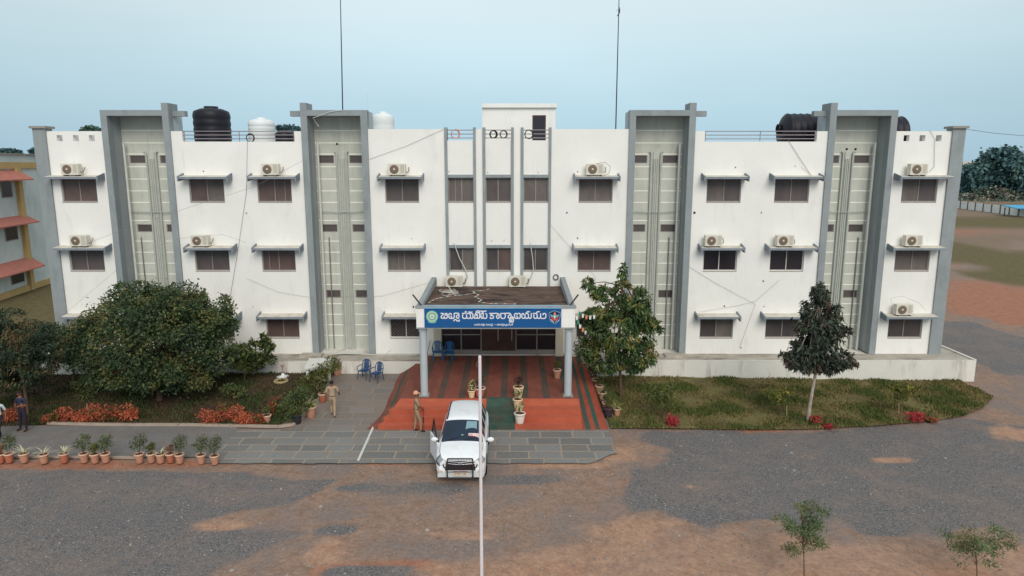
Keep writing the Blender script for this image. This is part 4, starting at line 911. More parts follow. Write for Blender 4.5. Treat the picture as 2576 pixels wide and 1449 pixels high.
# loose wires on the facade
WIRE = mat('wire_grey', L(140, 134, 128), .7, .1, 5)
def wire(pts, label, r=.009, y=-.05, m=None):
    P = [at(u, v, y) for u, v in pts]; tag(MB().tube(P, r * .8, 4).build('cable', m or WIRE), label, 'cable')
wire([(622, 356), (620, 480), (600, 620), (580, 740), (558, 770)], 'thin cable dropping from the left railing to the lowest floor', .011, -.05)
wire([(1116, 325), (1020, 368), (930, 400)], 'thin cable sagging from the left central railing towards the second portal')
wire([(1380, 560), (1468, 660), (1500, 700)], 'thin cable slanting down right of the central bays', .006)
wire([(2015, 420), (2048, 445), (2052, 452)], 'short cable above the top window beside the rightmost portal', .008)
wire([(1983, 352), (2010, 395), (2040, 440)], 'cable running down from the right tank railing to the sunshade', .012)
wire([(1716, 660), (1800, 712), (1900, 765), (1860, 876)], 'thin cable slanting across the right wing towards the lowest windows', .008)
wire([(1760, 785), (1850, 770), (1900, 758), (1960, 705)], 'thin cable curving up to the middle floor window in the right wing', .007)
wire([(150, 640), (290, 585), (480, 520), (640, 470), (760, 405)], 'thin cable crossing the left wing below the top windows', .007, -.7)
wire([(150, 800), (340, 640), (450, 600), (560, 590), (620, 610)], 'thin cable crossing the left wing at the middle floor', .006, -.7)
wire([(2340, 328), (2352, 350), (2350, 420), (2338, 432)], 'dark cable dropping from the right parapet to the air conditioner', .012)
wire([(1500, 412), (1522, 408), (1536, 420), (1532, 436), (1515, 444)], 'thin cable loop beside the unit right of the central bays', .012, -.35, ACD)
wire([(2246, 772), (2240, 750), (2270, 745), (2312, 762), (2330, 782)], 'pale cable loop above the lowest unit at the right end', .008, -.3)
wire([(1142, 612), (1156, 650), (1172, 680), (1176, 697), (1166, 712)], 'white insulated hose falling to the left porch roof unit', .035, -.12, PIPEW)
wire([(1334, 612), (1340, 650), (1342, 680), (1334, 700), (1326, 712)], 'white insulated hose falling to the middle porch roof unit', .03, -.12, PIPEW)
wire([(620, 700), (700, 735), (780, 748), (960, 745), (1100, 705)], 'thin cable looping across the wall left of the porch roof', .006)
wire([(2430, 325), (2500, 335), (2580, 342)], 'thin cable leaving the right corner pier', .012, .3, ACD)
wire([(800, 896), (860, 889), (960, 893), (1048, 893)], 'pale pipe lying along the plinth top left of the porch', .03, -.25, PIPEW)
wire([(815, 895), (845, 888), (880, 868)], 'pale pipe leaning out of the second portal recess', .022, -.1, PIPEW)
wire([(955, 912), (966, 893), (985, 880)], 'thin pale pipe climbing over the plinth behind the chairs', .018, -.6, PIPEW)
for (u, v, r) in ((512, 431, .03), (620, 536, .03), (848, 362, .06), (1129, 432, .022), (1227, 434, .022), (1354, 434, .022), (1268, 604, .022), (1237, 606, .022), (1036, 600, .022), (1340, 685, .02), (1426, 535, .04), (1453, 599, .035), (1747, 535, .06), (1915, 535, .03), (1920, 707, .04), (1822, 770, .04), (1922, 771, .025), (1453, 432, .03), (2000, 418, .02), (1850, 421, .03), (1040, 772, .05), (560, 772, .05), (2130, 375, .06), (2152, 375, .06), (1864, 875, .03), (636, 772, .02)):
    p = at(u, v, 0); yy = 0 if not (800 < u < 900 or 2080 < u < 2200) else 1.1
    if yy: p = at(u, v, yy)
    MB().lathe([(0, -.03), (r, -.02), (r, .02)], (p.x, yy, p.z), 8, 0, 'y').build('wall_hole', CB, B)
# ================================================================ PLANTS
def leaf_mat(name, c, var=.25):
    m_ = mat(name, c, .6, var, .9, 0, 0, None, (1, 1, 1), .25, 3); return m_
def foliage(name, blobs, n, ln, wd, mats, parent=None, seed=0, shell=.45, gap=.15, gfreq=1.3, droop=0., wts=(.45, .35, .2), world=True, up=.3):
    """crown of single leaves; blobs = [(centre, (rx, ry, rz))]"""
    r = np.random.RandomState(seed + 11)
    bc = np.array([b_[0] for b_ in blobs], float); br = np.array([b_[1] for b_ in blobs], float)
    w_ = (br[:, 0] * br[:, 1] * br[:, 2]) ** .75; w_ /= w_.sum()
    k = r.choice(len(blobs), n, p=w_); d = r.normal(size=(n, 3)); d /= np.linalg.norm(d, axis=1)[:, None]
    rad = shell + (1 - shell) * r.rand(n) ** .6; rad *= 1 + .14 * r.normal(size=n) * (r.rand(n) < .3)
    p = bc[k] + d * br[k] * rad[:, None]
    keep = []; cid = []
    for i in range(n):
        q = p[i]; nv = noise.noise(Vector((q[0] * gfreq, q[1] * gfreq, q[2] * gfreq))); keep.append(nv > gap - .45)
        n2 = noise.noise(Vector((q[0] * gfreq * .8 + 7, q[1] * gfreq * .8, q[2] * gfreq * .8))) + r.normal() * .22
        cid.append(0 if n2 < .05 else (1 if n2 < .38 else 2))
    keep = np.array(keep); cid = np.array(cid); p = p[keep]; d = d[keep]; cid = cid[keep]; n = len(p)
    ax = r.normal(size=(n, 3)) * .7 + d * .9; ax[:, 2] -= droop; ax /= np.linalg.norm(ax, axis=1)[:, None]
    nr = r.normal(size=(n, 3)) * .6 + d * .5; nr[:, 2] += up; sd_ = np.cross(ax, nr); sd_ /= (np.linalg.norm(sd_, axis=1)[:, None] + 1e-9)
    l_ = ln * (.6 + .8 * r.rand(n))[:, None]; w2 = wd * (.6 + .8 * r.rand(n))[:, None]
    a = p - ax * l_ * .5; b_ = p + ax * l_ * .5; b_[:, 2] -= (droop * .15 + .08) * l_[:, 0]; c1 = p + sd_ * w2 * .5 + ax * l_ * -.05; c2 = p - sd_ * w2 * .5 + ax * l_ * -.05
    V = np.stack([a, c1, b_, c2], 1).reshape(-1, 3)
    if parent is not None and world: V = V - np.array(parent_origin(parent))
    me = bpy.data.meshes.new(name); me.vertices.add(n * 4); me.vertices.foreach_set('co', V.ravel())
    me.loops.add(n * 4); me.loops.foreach_set('vertex_index', np.arange(n * 4)); me.polygons.add(n)
    me.polygons.foreach_set('loop_start', np.arange(n) * 4); me.polygons.foreach_set('loop_total', np.full(n, 4))
    for m_ in mats: me.materials.append(m_)
    me.polygons.foreach_set('material_index', np.minimum(cid, len(mats) - 1).astype(np.int32)); me.update(); me.validate()
    o = bpy.data.objects.new(name, me); COL.objects.link(o)
    if parent is not None: o.parent = parent
    return o
def pb(u, v, y, ru, rv, dy=None, off=0.):
    c_ = at(u, v, y + off); s_ = scale_at(y + off, c_.z); return (tuple(c_), (ru * s_, (dy if dy else (ru + rv) / 2 * s_), rv * s_))
def trunk(path, r0, r1, limbs, m, parent):
    mb = MB(); n = len(path); mb.tube(path, [r0 + (r1 - r0) * i / (n - 1) for i in range(n)], 9)
    for (a, b_, ra) in limbs:
        a, b_ = Vector(a), Vector(b_); mid = a.lerp(b_, .5) + Vector((rnd.uniform(-.1, .1), rnd.uniform(-.1, .1), .08 * (b_ - a).length)); mb.tube([a, mid, b_], [ra, ra * .65, ra * .25], 6)
    return mb.build('trunk', m, parent)
def satellites(bl, k, seed):
    r = np.random.RandomState(seed + 77); out = list(bl); w_ = np.array([b_[1][0] * b_[1][2] for b_ in bl]); w_ /= w_.sum()
    for i in range(k):
        c_, q = bl[r.choice(len(bl), p=w_)]; d = r.normal(size=3); d /= np.linalg.norm(d); m_ = min(q[0], q[2])
        f = r.uniform(.16, .34) * m_ + .05; out.append((tuple(c_[a] + d[a] * q[a] * r.uniform(.85, 1.05) for a in range(3)), (f * 1.3, f * 1.3, f * r.uniform(.6, 1))))
    return out
def tree(label, base, path_uv, y, blobs, n, ln, wd, mats, bark, r0, seed, droop=0., gap=.15, cat='tree', name='tree', shell=.45, gfreq=1.3, sat=22):
    t_ = thing(name, label, cat, tuple(base))
    path = [Vector(base)] + [at(u, v, y) for u, v in path_uv]
    bl = satellites([pb(*b_) for b_ in blobs], sat, seed); tp = path[-1]; md = path[-2] if len(path) > 2 else path[0].lerp(tp, .6)
    limbs = [(md.lerp(tp, rnd.uniform(.2, 1)), Vector(b_[0]), r0 * .45) for b_ in bl[:len(blobs)]] + [(tp.lerp(Vector(b_[0]), .45), Vector(b_[0]), r0 * .2) for b_ in bl[len(blobs):]]
    trunk(path, r0, r0 * .5, limbs, bark, t_)
    foliage('crown', bl, n, ln, wd, mats, t_, seed, shell, gap, gfreq, droop)
    return t_
MG = [leaf_mat('leaf_dark_green', L(58, 74, 50)), leaf_mat('leaf_mid_green', L(78, 92, 54)), leaf_mat('leaf_olive', L(104, 98, 58))]
g = gnd(402, 1008)
tree('big dense round dark green tree on the left lawn', g, [(402, 975), (398, 930), (400, 880)], g.y,
     [(395, 850, g.y, 165, 125, 2.6), (345, 752, g.y, 75, 48, 1.6), (450, 752, g.y, 60, 44, 1.6), (520, 805, g.y, 62, 62, 1.6), (262, 812, g.y, 58, 50, 1.4), (240, 880, g.y, 55, 62, 1.4), (545, 885, g.y, 48, 55, 1.4), (400, 930, g.y, 165, 50, 2.0), (300, 940, g.y, 70, 38, 1.4), (480, 945, g.y, 70, 36, 1.4), (400, 800, g.y, 120, 70, 2.4, -.8)],
     62000, .15, .075, MG, BARK, .16, 1, gap=.2, shell=.3, sat=44)
ML = [leaf_mat('leaf_deep_green', L(48, 62, 48)), leaf_mat('leaf_deep_mid', L(68, 78, 50)), leaf_mat('leaf_rust', L(98, 80, 54))]  # dark greens and rust brown of the feathery tree
g = gnd(70, 1045)
tree('dark feathery tree at the far left edge behind the person in dark clothes', g, [(66, 1010), (60, 960), (50, 900)], g.y,
     [(20, 868, g.y, 110, 46, 1.6), (110, 880, g.y, 70, 34, 1.2), (-10, 930, g.y, 70, 48, 1.4), (40, 905, g.y, 60, 40, 1.2), (60, 835, g.y, 70, 28, 1.2), (100, 925, g.y, 44, 22, .9), (60, 950, g.y, 50, 22, .9), (-60, 830, g.y, 80, 60, 1.4), (20, 800, g.y, 50, 24, .8)],
     26000, .17, .05, ML, BARK, .09, 2, gap=.22, droop=.4)
g = gnd(185, 962)
tree('loose olive green tree between the far left tree and the big round tree', g, [(186, 930), (184, 890)], g.y,
     [(175, 862, g.y, 55, 40, 1.1), (130, 842, g.y, 50, 26, .9), (205, 890, g.y, 36, 30, .8), (150, 890, g.y, 50, 22, .8)], 6500, .2, .07, MG, BARK, .07, 3, gap=.3)
MF = [leaf_mat('leaf_fresh_dark', L(58, 70, 38)), leaf_mat('leaf_fresh', L(92, 102, 56)), leaf_mat('leaf_fresh_light', L(122, 128, 76))]
g = gnd(615, 958)
tree('small bright green frangipani like tree in front of the plinth left of the white shelter', g, [(617, 930), (620, 905)], g.y,
     [(600, 900, g.y, 34, 26, .8), (640, 880, g.y, 38, 26, .8), (668, 872, g.y, 26, 18, .6), (660, 905, g.y, 34, 18, .7), (590, 878, g.y, 28, 16, .6), (630, 920, g.y, 34, 14, .7), (664, 850, g.y, 10, 14, .3)], 2300, .34, .09, MF, BARK, .05, 4, gap=.1, shell=.5)
MR = [leaf_mat('leaf_right_dark', L(60, 80, 46)), leaf_mat('leaf_right_mid', L(90, 106, 56)), leaf_mat('leaf_right_tan', L(124, 112, 62))]
g = gnd(1562, 1002)
tree('bushy green tree with one tall leading shoot right of the porch', g, [(1561, 960), (1558, 900), (1560, 800), (1566, 700)], g.y,
     [(1555, 830, g.y, 85, 78, 1.5), (1568, 688, g.y, 13, 32, .3), (1566, 735, g.y, 30, 34, .6), (1478, 712, g.y, 18, 16, .35), (1500, 735, g.y, 24, 18, .4), (1520, 745, g.y, 26, 26, .5), (1610, 755, g.y, 30, 36, .6), (1478, 880, g.y, 32, 42, .7), (1500, 800, g.y, 36, 30, .7), (1625, 830, g.y, 34, 40, .7), (1645, 825, g.y, 22, 22, .5), (1605, 895, g.y, 52, 34, 1.0), (1530, 920, g.y, 38, 20, .7), (1595, 925, g.y, 30, 14, .5)],
     12500, .24, .085, MR, BARK, .075, 5, gap=.25, droop=.5, gfreq=1.8)
MD = [leaf_mat('leaf_maroon_dark', L(56, 64, 56)), leaf_mat('leaf_maroon_green', L(70, 82, 64)), leaf_mat('leaf_maroon', L(92, 78, 68))]
g = gnd(2032, 1062)
tree('dark leaved tree with a pale thin trunk on the right lawn', g, [(2037, 1020), (2045, 975), (2053, 930), (2060, 860), (2063, 760)], g.y,
     [(2063, 742, g.y, 24, 32, .5), (2062, 790, g.y, 48, 34, .8), (2065, 835, g.y, 60, 46, 1.0), (2050, 880, g.y, 66, 32, 1.0), (2000, 905, g.y, 30, 26, .6), (2122, 905, g.y, 28, 24, .6), (2085, 920, g.y, 30, 22, .6), (2035, 920, g.y, 28, 20, .6)],
     8000, .24, .085, MD, BARKP, .08, 6, gap=.2, droop=.6, gfreq=1.8, shell=.35)
MS = [leaf_mat('sapling_green', L(84, 104, 66)), leaf_mat('sapling_olive', L(98, 104, 64)), leaf_mat('sapling_dull', L(112, 104, 76))]
def sap_blobs(u, v, ru, rv, y, k, seed):
    r = np.random.RandomState(seed); return [pb(u + r.uniform(-1, 1) * ru * (1.1 if j % 3 else .6), v + (r.uniform(-1, .35) if j % 3 else r.uniform(-1, .9)) * rv, y, r.uniform(18, 34), r.uniform(9, 17), .3, r.normal() * .3) for j in range(k)]
for (u, v, ru, rv, k, n, lab, sd_) in ((2020, 1345, 62, 78, 30, 2600, 'sparse young sapling in the bare soil at the bottom right', 7), (2455, 1378, 78, 46, 24, 1900, 'sparse drooping sapling at the bottom right corner', 8)):
    g = gnd(u + 3, 1462); t_ = thing('sapling', lab, 'sapling', tuple(g)); bl = sap_blobs(u, v, ru, rv, g.y, k, sd_)
    top = at(u - 4, v - rv * .7, g.y); mb = MB(); st0 = Vector(g); mb.tube([st0, st0.lerp(top, .4) + Vector((.02, 0, 0)), top], [.018, .012, .005], 6)
    for b_ in bl: a = st0.lerp(top, rnd.uniform(.35, .95)); mb.tube([a, a.lerp(Vector(b_[0]), .5) + Vector((0, 0, .04)), b_[0]], [.007, .005, .003], 4)
    mb.build('trunk', BARK, t_); foliage('crown', bl, n, .10, .028, MS, t_, sd_, .1, .1, 2)
# lawn bushes
MY = [leaf_mat('bush_green', L(84, 90, 44)), leaf_mat('bush_yellow', L(118, 116, 54)), leaf_mat('bush_bright', L(140, 132, 52))]
def bush(u, v, blobs, n, ln, wd, mats, label, seed, cat='bush', name='bush', stake=None, group=None, gap=.1):
    g = gnd(u, v); t_ = thing(name, label, cat, tuple(g), 0, group); bl = [pb(a, b_, g.y, c_, d) for a, b_, c_, d in blobs]
    mb = MB()
    for b_ in bl: mb.tube([tuple(g), tuple(Vector(g).lerp(Vector(b_[0]), .5) + Vector((.03, 0, .05))), b_[0]], [.02, .014, .006], 5)
    mb.build('stem', BARK, t_); foliage('leaves', bl, n, ln, wd, mats, t_, seed, .2, gap, 2.2)
    if stake:
        a = gnd(*stake[0]); b_ = at(stake[1][0], stake[1][1], a.y); tag(MB().tube([a, b_], .022, 6).build('stake', mat('stake_wood', L(168, 146, 118), .9, .15, 4)), stake[2], 'stake', 'thin stakes beside the lawn plants')
bush(1667, 1052, [(1640, 985, 34, 22), (1675, 985, 26, 26), (1665, 1010, 26, 20), (1700, 1015, 24, 18)], 1100, .2, .04, [MY[0], MG[1], MY[1]], 'fuzzy green young palm on the right lawn, nearest to the porch', 21, stake=((1668, 1050), (1668, 1012), 'pale stake under the young palm nearest to the porch'))
bush(1962, 1048, [(1945, 985, 28, 16), (1980, 982, 26, 18), (1962, 1005, 28, 14)], 700, .2, .04, MY, 'yellow green young palm left of the pale trunk on the right lawn', 22, stake=((1979, 1049), (1979, 1014), 'pale stake left of the pale thin trunk'))
bush(2262, 1045, [(2250, 978, 24, 12), (2275, 980, 24, 14), (2262, 1000, 26, 12)], 700, .2, .04, MY, 'yellow topped young palm near the right end of the right lawn', 23, stake=((2261, 1045), (2261, 1012), 'pale stake under the yellow topped young palm'))
bush(225, 1005, [(215, 965, 36, 22), (250, 955, 26, 16), (218, 990, 30, 14)], 900, .18, .05, [MG[1], MY[0], MG[2]], 'dim olive shrub on the left lawn left of the big tree', 24, stake=((219, 1048), (219, 1016), 'thin pale stake in the left lawn left of the big tree'))
bush(590, 1010, [(575, 980, 24, 18), (600, 985, 24, 16)], 500, .18, .05, [MG[1], MY[0], MG[2]], 'dim olive shrub on the left lawn right of the big tree', 25, stake=((596, 1062), (594, 1030), 'thin pale stake behind the right clump of orange shrubs'))
# crotons and flowers
MC = [leaf_mat('croton_orange', L(176, 94, 66)), leaf_mat('croton_red', L(150, 70, 54)), leaf_mat('croton_green', L(104, 92, 46))]
MP = [leaf_mat('flower_red', L(150, 52, 56)), leaf_mat('flower_crimson', L(186, 60, 66)), leaf_mat('croton_green', L(104, 92, 46))]
crot = [(25, 1062, 22, 18, 'small orange croton beside the person in dark clothes'), (128, 1064, 20, 12, 'low orange croton starting the long left row'), (160, 1062, 26, 20, 'orange croton second from the left end of the long row'), (205, 1064, 22, 18, 'green flecked orange croton in the long left row'), (232, 1060, 24, 24, 'tall orange croton near the middle of the long left row'), (275, 1062, 28, 24, 'wide orange croton in the right half of the long left row'), (322, 1062, 26, 24, 'orange croton at the right end of the long left row'),
        (522, 1066, 26, 20, 'orange croton at the left end of the short row'), (556, 1064, 28, 26, 'tallest orange croton of the short row'), (592, 1064, 26, 24, 'round orange croton in the middle of the short row'), (618, 1068, 22, 17, 'low orange croton of the short row right of the middle'), (648, 1068, 20, 15, 'small orange croton at the right end of the short row')]
for i, (u, v, ru, rv, lab) in enumerate(crot):
    bush(u, v, [(u, v - rv, ru, rv), (u - ru * .4, v - rv * .6, ru * .6, rv * .6), (u + ru * .45, v - rv * .7, ru * .55, rv * .6)], 520, .13, .05, MC, lab, 40 + i, 'shrub', 'croton', None, 'orange crotons along the left kerb')
for i, (u, v, ru, rv, lab, mm) in enumerate([(1692, 1072, 20, 14, 'reddish bush at the front of the right lawn beside the young palm', MP), (2050, 1066, 16, 11, 'small red bush at the foot of the pale thin trunk', MP), (2083, 1078, 12, 6, 'tiny red plant just right of the pale thin trunk', MP), (2300, 1060, 30, 13, 'wide crimson flower bed at the right end of the right lawn', [MP[1], MP[0], MP[1]]), (2345, 1062, 14, 6, 'low reddish plant right of the crimson flowers', MP), (15, 945, 12, 8, 'red leaved shrub at the far left edge of the lawn', MP), (50, 930, 14, 8, 'small red leaved shrub on the left lawn', MP)]):
    bush(u, v, [(u, v - rv, ru, rv)], 380, .12, .05, mm, lab, 60 + i, 'shrub', 'flower_bush')
# big bushes left of the driveway
bush(800, 985, [(800, 945, 30, 26), (775, 965, 30, 24), (820, 925, 26, 18), (835, 905, 22, 14), (845, 920, 14, 18)], 1900, .2, .035, [MY[0], leaf_mat('palm_olive', L(96, 92, 52)), leaf_mat('palm_pale', L(150, 146, 106))], 'large feathery palm bush beside the white shelter', 71)
bush(742, 1062, [(735, 1005, 26, 24), (752, 1025, 26, 24), (735, 1045, 22, 18), (765, 990, 24, 26)], 1500, .17, .045, [MG[1], MY[0], leaf_mat('bush_teal', L(50, 74, 62))], 'bushy mixed green shrub at the corner of the left lawn', 72)
bush(706, 1045, [(700, 1015, 26, 20), (690, 1035, 22, 16)], 800, .16, .045, [MG[1], MY[0], MC[1]], 'dark green shrub behind the last kerb pot', 73)
# ---------------------------------------------------------------- potted plants
def potted(u, v, label, kind, pot=TERR, hpx=25, wpx=23, seed=0, on=None, group='potted plants'):
    g = gnd(u, v) if on is None else Vector(on); s_ = scale_at(g.y, g.z); h = hpx * s_; r = wpx * s_ / 2
    t_ = thing('potted_plant', label, 'potted plant', tuple(g), 0, group)
    MB().lathe([(0, 0), (r * .62, 0), (r * .66, h * .1), (r * .88, h * .82), (r * .88, h * .84)], (0, 0, 0), 18).build('pot', pot, t_, False)
    rm = RIM if pot in (TERR, TERR2) else pot
    MB().lathe([(r * .9, h * .82), (r, h * .84), (r, h * .97), (r * .9, h), (r * .84, h * .9)], (0, 0, 0), 18).build('rim', rm, t_, False)
    MB().lathe([(0, h * .9), (r * .85, h * .89)], (0, 0, 0), 14).build('soil', SOIL, t_, False)
    rs = np.random.RandomState(seed); mb = MB()
    if kind in ('strap', 'dry', 'yucca', 'big'):
        pars = {'strap': (16, .42, .05, L(134, 140, 84)), 'dry': (16, .5, .04, L(200, 192, 158)), 'yucca': (22, .6, .04, L(96, 104, 66)), 'big': (20, .62, .09, L(160, 164, 98))}[kind]
        for k in range(pars[0]):
            an = rs.uniform(0, 6.28); el = rs.uniform(.5, 1.35); l_ = pars[1] * rs.uniform(.6, 1.1); w2 = pars[2] * .5; dx, dy = math.cos(an), math.sin(an); z = h * .9; x_ = y_ = 0; P = []
            for j in range(5):
                ww = w2 * (.6, 1, .9, .6, .05)[j]; P += [(x_ - dy * ww, y_ + dx * ww, z), (x_ + dy * ww, y_ - dx * ww, z)]; x_ += dx * math.cos(el) * l_ / 4; y_ += dy * math.cos(el) * l_ / 4; z += math.sin(el) * l_ / 4; el -= .38
            mb.add(P, [(2 * j, 2 * j + 1, 2 * j + 3, 2 * j + 2) for j in range(4)], 0)
        mb.build('foliage', leaf_mat('strap_' + kind, pars[3], .2), t_, False)
    else:
        hh = {'fern': .62, 'bushy': .34, 'sparse': .3, 'dark': .42, 'flower': .36}[kind]; mm = {'fern': [leaf_mat('fern_dull', L(92, 96, 72)), leaf_mat('fern_green', L(84, 96, 62)), MG[1]], 'bushy': [MG[1], MY[0], MG[2]], 'sparse': [MG[1], MC[0], MC[1]], 'dark': [leaf_mat('leaf_purple', L(72, 46, 46)), leaf_mat('leaf_purple2', L(96, 62, 56)), MD[0]], 'flower': [MY[1], leaf_mat('leaf_cream', L(214, 204, 160)), MY[0]]}[kind]
        for k in range(5): an = rs.uniform(0, 6.28); mb.tube([(0, 0, h * .85), (.06 * math.cos(an), .06 * math.sin(an), h + hh * .4), (.16 * math.cos(an), .16 * math.sin(an), h + hh * .8)], .007, 4)
        mb.build('stem', BARK, t_, False)
        foliage('foliage', [((0, 0, h + hh * .6), (hh * .5, hh * .5, hh * .45)), ((hh * .2, 0, h + hh * .95), (hh * .35, hh * .35, hh * .3))], {'fern': 300, 'bushy': 220, 'sparse': 70, 'dark': 200, 'flower': 200}[kind], .12, .035, mm, t_, seed, .2, -.2, 3, .2, world=False)
    return t_
row = [(3, 1164, 'terracotta pot with a green fern cut by the left edge of the photo', 'sparse', TERR2), (25, 1163, 'orange terracotta pot with a thin reddish green plant near the left edge', 'fern', TERR2), (62, 1163, 'terracotta pot with a pale bushy dried plant', 'dry', TERR), (112, 1165, 'terracotta pot with a cream leaved plant standing alone', 'dry', TERR), (163, 1163, 'terracotta pot with a few stiff white leaves', 'dry', TERR2),
       (213, 1163, 'terracotta pot with a green fern, left of a close group of three', 'fern', TERR), (240, 1164, 'terracotta pot in the middle of the close group of three', 'bushy', TERR), (267, 1163, 'terracotta pot on the right of the close group of three', 'fern', TERR),
       (352, 1164, 'pale terracotta pot with a dense green plant starting the group of five', 'fern', TERR), (382, 1163, 'small pale pot with a dark green plant, second in the group of five', 'bushy', TERR), (405, 1164, 'pale pot with cream tipped leaves in the middle of the group of five', 'dry', TERR), (430, 1163, 'orange terracotta pot that is nearly empty in the group of five', 'sparse', TERR2), (453, 1165, 'pale terracotta pot ending the group of five', 'fern', TERR), (507, 1166, 'terracotta pot with a tall dark fern, left of the last pair', 'fern', TERR), (541, 1168, 'terracotta pot with a tall dark fern at the right end of the row', 'fern', TERR)]
for i, (u, v, lab, kd, pm_) in enumerate(row): potted(u, v, lab, kd, pm_, 25, 24, 100 + i, None, 'row of terracotta pots along the path edge')
potted(672, 1064, 'terracotta pot with a small plant on the left kerb', 'bushy', TERR, 22, 24, 120)
potted(782, 1050, 'large terracotta pot with broad pale green leaves at the driveway edge', 'big', TERR, 30, 30, 121)
BLK = mat('black_pot', L(44, 44, 50), .6, .2, 5)
potted(748, 1066, 'black pot at the corner of the left lawn', 'bushy', BLK, 26, 26, 122)
potted(812, 1012, 'terracotta pot half hidden behind the walking officer', 'bushy', TERR2, 24, 22, 123)
potted(848, 944, 'pot with arching dry fronds against the plinth', 'yucca', TERR, 22, 24, 124)
potted(1417, 944, 'terracotta pot beside the inner face of the right column', 'bushy', TERR, 24, 22, 125, (2.12, -3.5, .83))
for i, (x, y, lab, kd, pm_) in enumerate([(3.78, -1.5, 'reddish potted plant at the top of the right ramp edge', 'sparse', TERR2), (3.82, -2.3, 'leafy orange pot second down the right ramp edge', 'bushy', TERR2), (3.88, -3.1, 'pot with feathery green leaves third down the right ramp edge', 'fern', TERR2), (3.95, -3.9, 'pale rimmed pot fourth down the right ramp edge', 'bushy', TERR), (4.0, -4.7, 'pot with bright green blades fifth down the right ramp edge', 'yucca', TERR), (4.03, -5.3, 'sixth pot down the right ramp edge, with arching yellow green leaves', 'strap', TERR), (4.02, -5.85, 'pale pot seventh down the right ramp edge', 'bushy', TERR2)]):
    potted(0, 0, lab, kd, pm_, 25, 22, 130 + i, (x + .1, y, gz(x, y) + .03), 'potted plants down the right ramp edge')
potted(1520, 1032, 'dark purple pot at the lower end of the ramp pots', 'bushy', mat('purple_pot', L(62, 50, 62), .6, .1, 5), 24, 26, 140, (4.12, -6.45, .05))
potted(1528, 1032, 'small pale orange pot at the lower end of the ramp pots', 'strap', TERR, 20, 20, 141, (4.52, -6.3, .05))
CREAMP = mat('cream_pot', L(226, 196, 160), .7, .06, 6)
potted(0, 0, 'cream pot with a dark purple plant at the top right of the green mat', 'dark', CREAMP, 27, 28, 142, (.28, PTY + .25, .765))
potted(0, 0, 'white pot with a spotted green plant low on the steps beside the green mat', 'flower', mat('white_pot', L(226, 214, 202), .7, .05, 6), 28, 30, 143, (.32, YS + dd * .55, .2))
potted(0, 0, 'cream pot with yellowish leaves half way up the steps right of the green mat', 'flower', CREAMP, 24, 26, 144, (.24, YS + dd * 2.5, .57))
potted(0, 0, 'terracotta pot with a purple plant behind the flagpole, left of the green mat', 'dark', TERR2, 24, 30, 145, (-1.4, PTY + .25, .765))
potted(0, 0, 'small yellow flowered pot hidden behind the car roof at the top of the steps', 'flower', CREAMP, 20, 20, 146, (-1.75, PTY + .1, .765))
# lamp stand, cement ring and white shelter
g = gnd(707, 962); MB_ = MB()
tag(MB().lathe([(.26, 0), (.34, .02), (.36, .1), (.3, .14), (.26, .08), (.26, 0)], tuple(g), 24).build('cement_ring', mat('ring_cement', L(168, 150, 112), .9, .2, 5)), 'round cement basin ring on the left lawn', 'ring')
g = gnd(712, 948); t_ = thing('fountain', 'small white bird bath against the plinth left of the shelter', 'bird bath', tuple(g))
MB().lathe([(.3, 0), (.32, .04), (.1, .08), (.05, .2)], (0, 0, 0), 18).build('base', WHITEP, t_, False)
MB().tube([(0, 0, .15), (0, 0, .5)], .025, 6).ell((0, 0, .58), (.1, .1, .07)).build('stem', mat('faded_pink', L(176, 130, 128), .7, .1, 5), t_, False)
g0, g1 = gnd(775, 957), gnd(828, 940); gy_ = -2.1
t_ = thing('shelter', 'small white lean-to shelter with a sloping slab roof beside the plinth', 'shelter', (g0.x, g0.y, g0.z))
rx0, rx1 = at(766, 925, g0.y).x, at(832, 925, g0.y).x; fz = at(766, 926, g0.y).z; bz = at(775, 905, gy_ + .3).z
MB().hexa([(rx0, g0.y - .1, fz - .08), (rx1, g0.y - .1, fz - .08), (rx1, -1.5, bz - .08), (rx0, -1.5, bz - .08), (rx0, g0.y - .1, fz), (rx1, g0.y - .1, fz), (rx1, -1.5, bz), (rx0, -1.5, bz)]).build('roof', PIPEW, t_)
for xx in (rx0 + .08, rx1 - .16): MB().box(xx, xx + .12, g0.y - .04, g0.y + .1, g0.z, fz - .06).build('post', WHITE, t_)
MB().box(rx0 + .25, rx1 - .2, g0.y + .3, -1.5, g0.z, fz - .12).build('cabinet', mat('dark_grey_box', L(58, 58, 66), .6, .1, 3), t_)
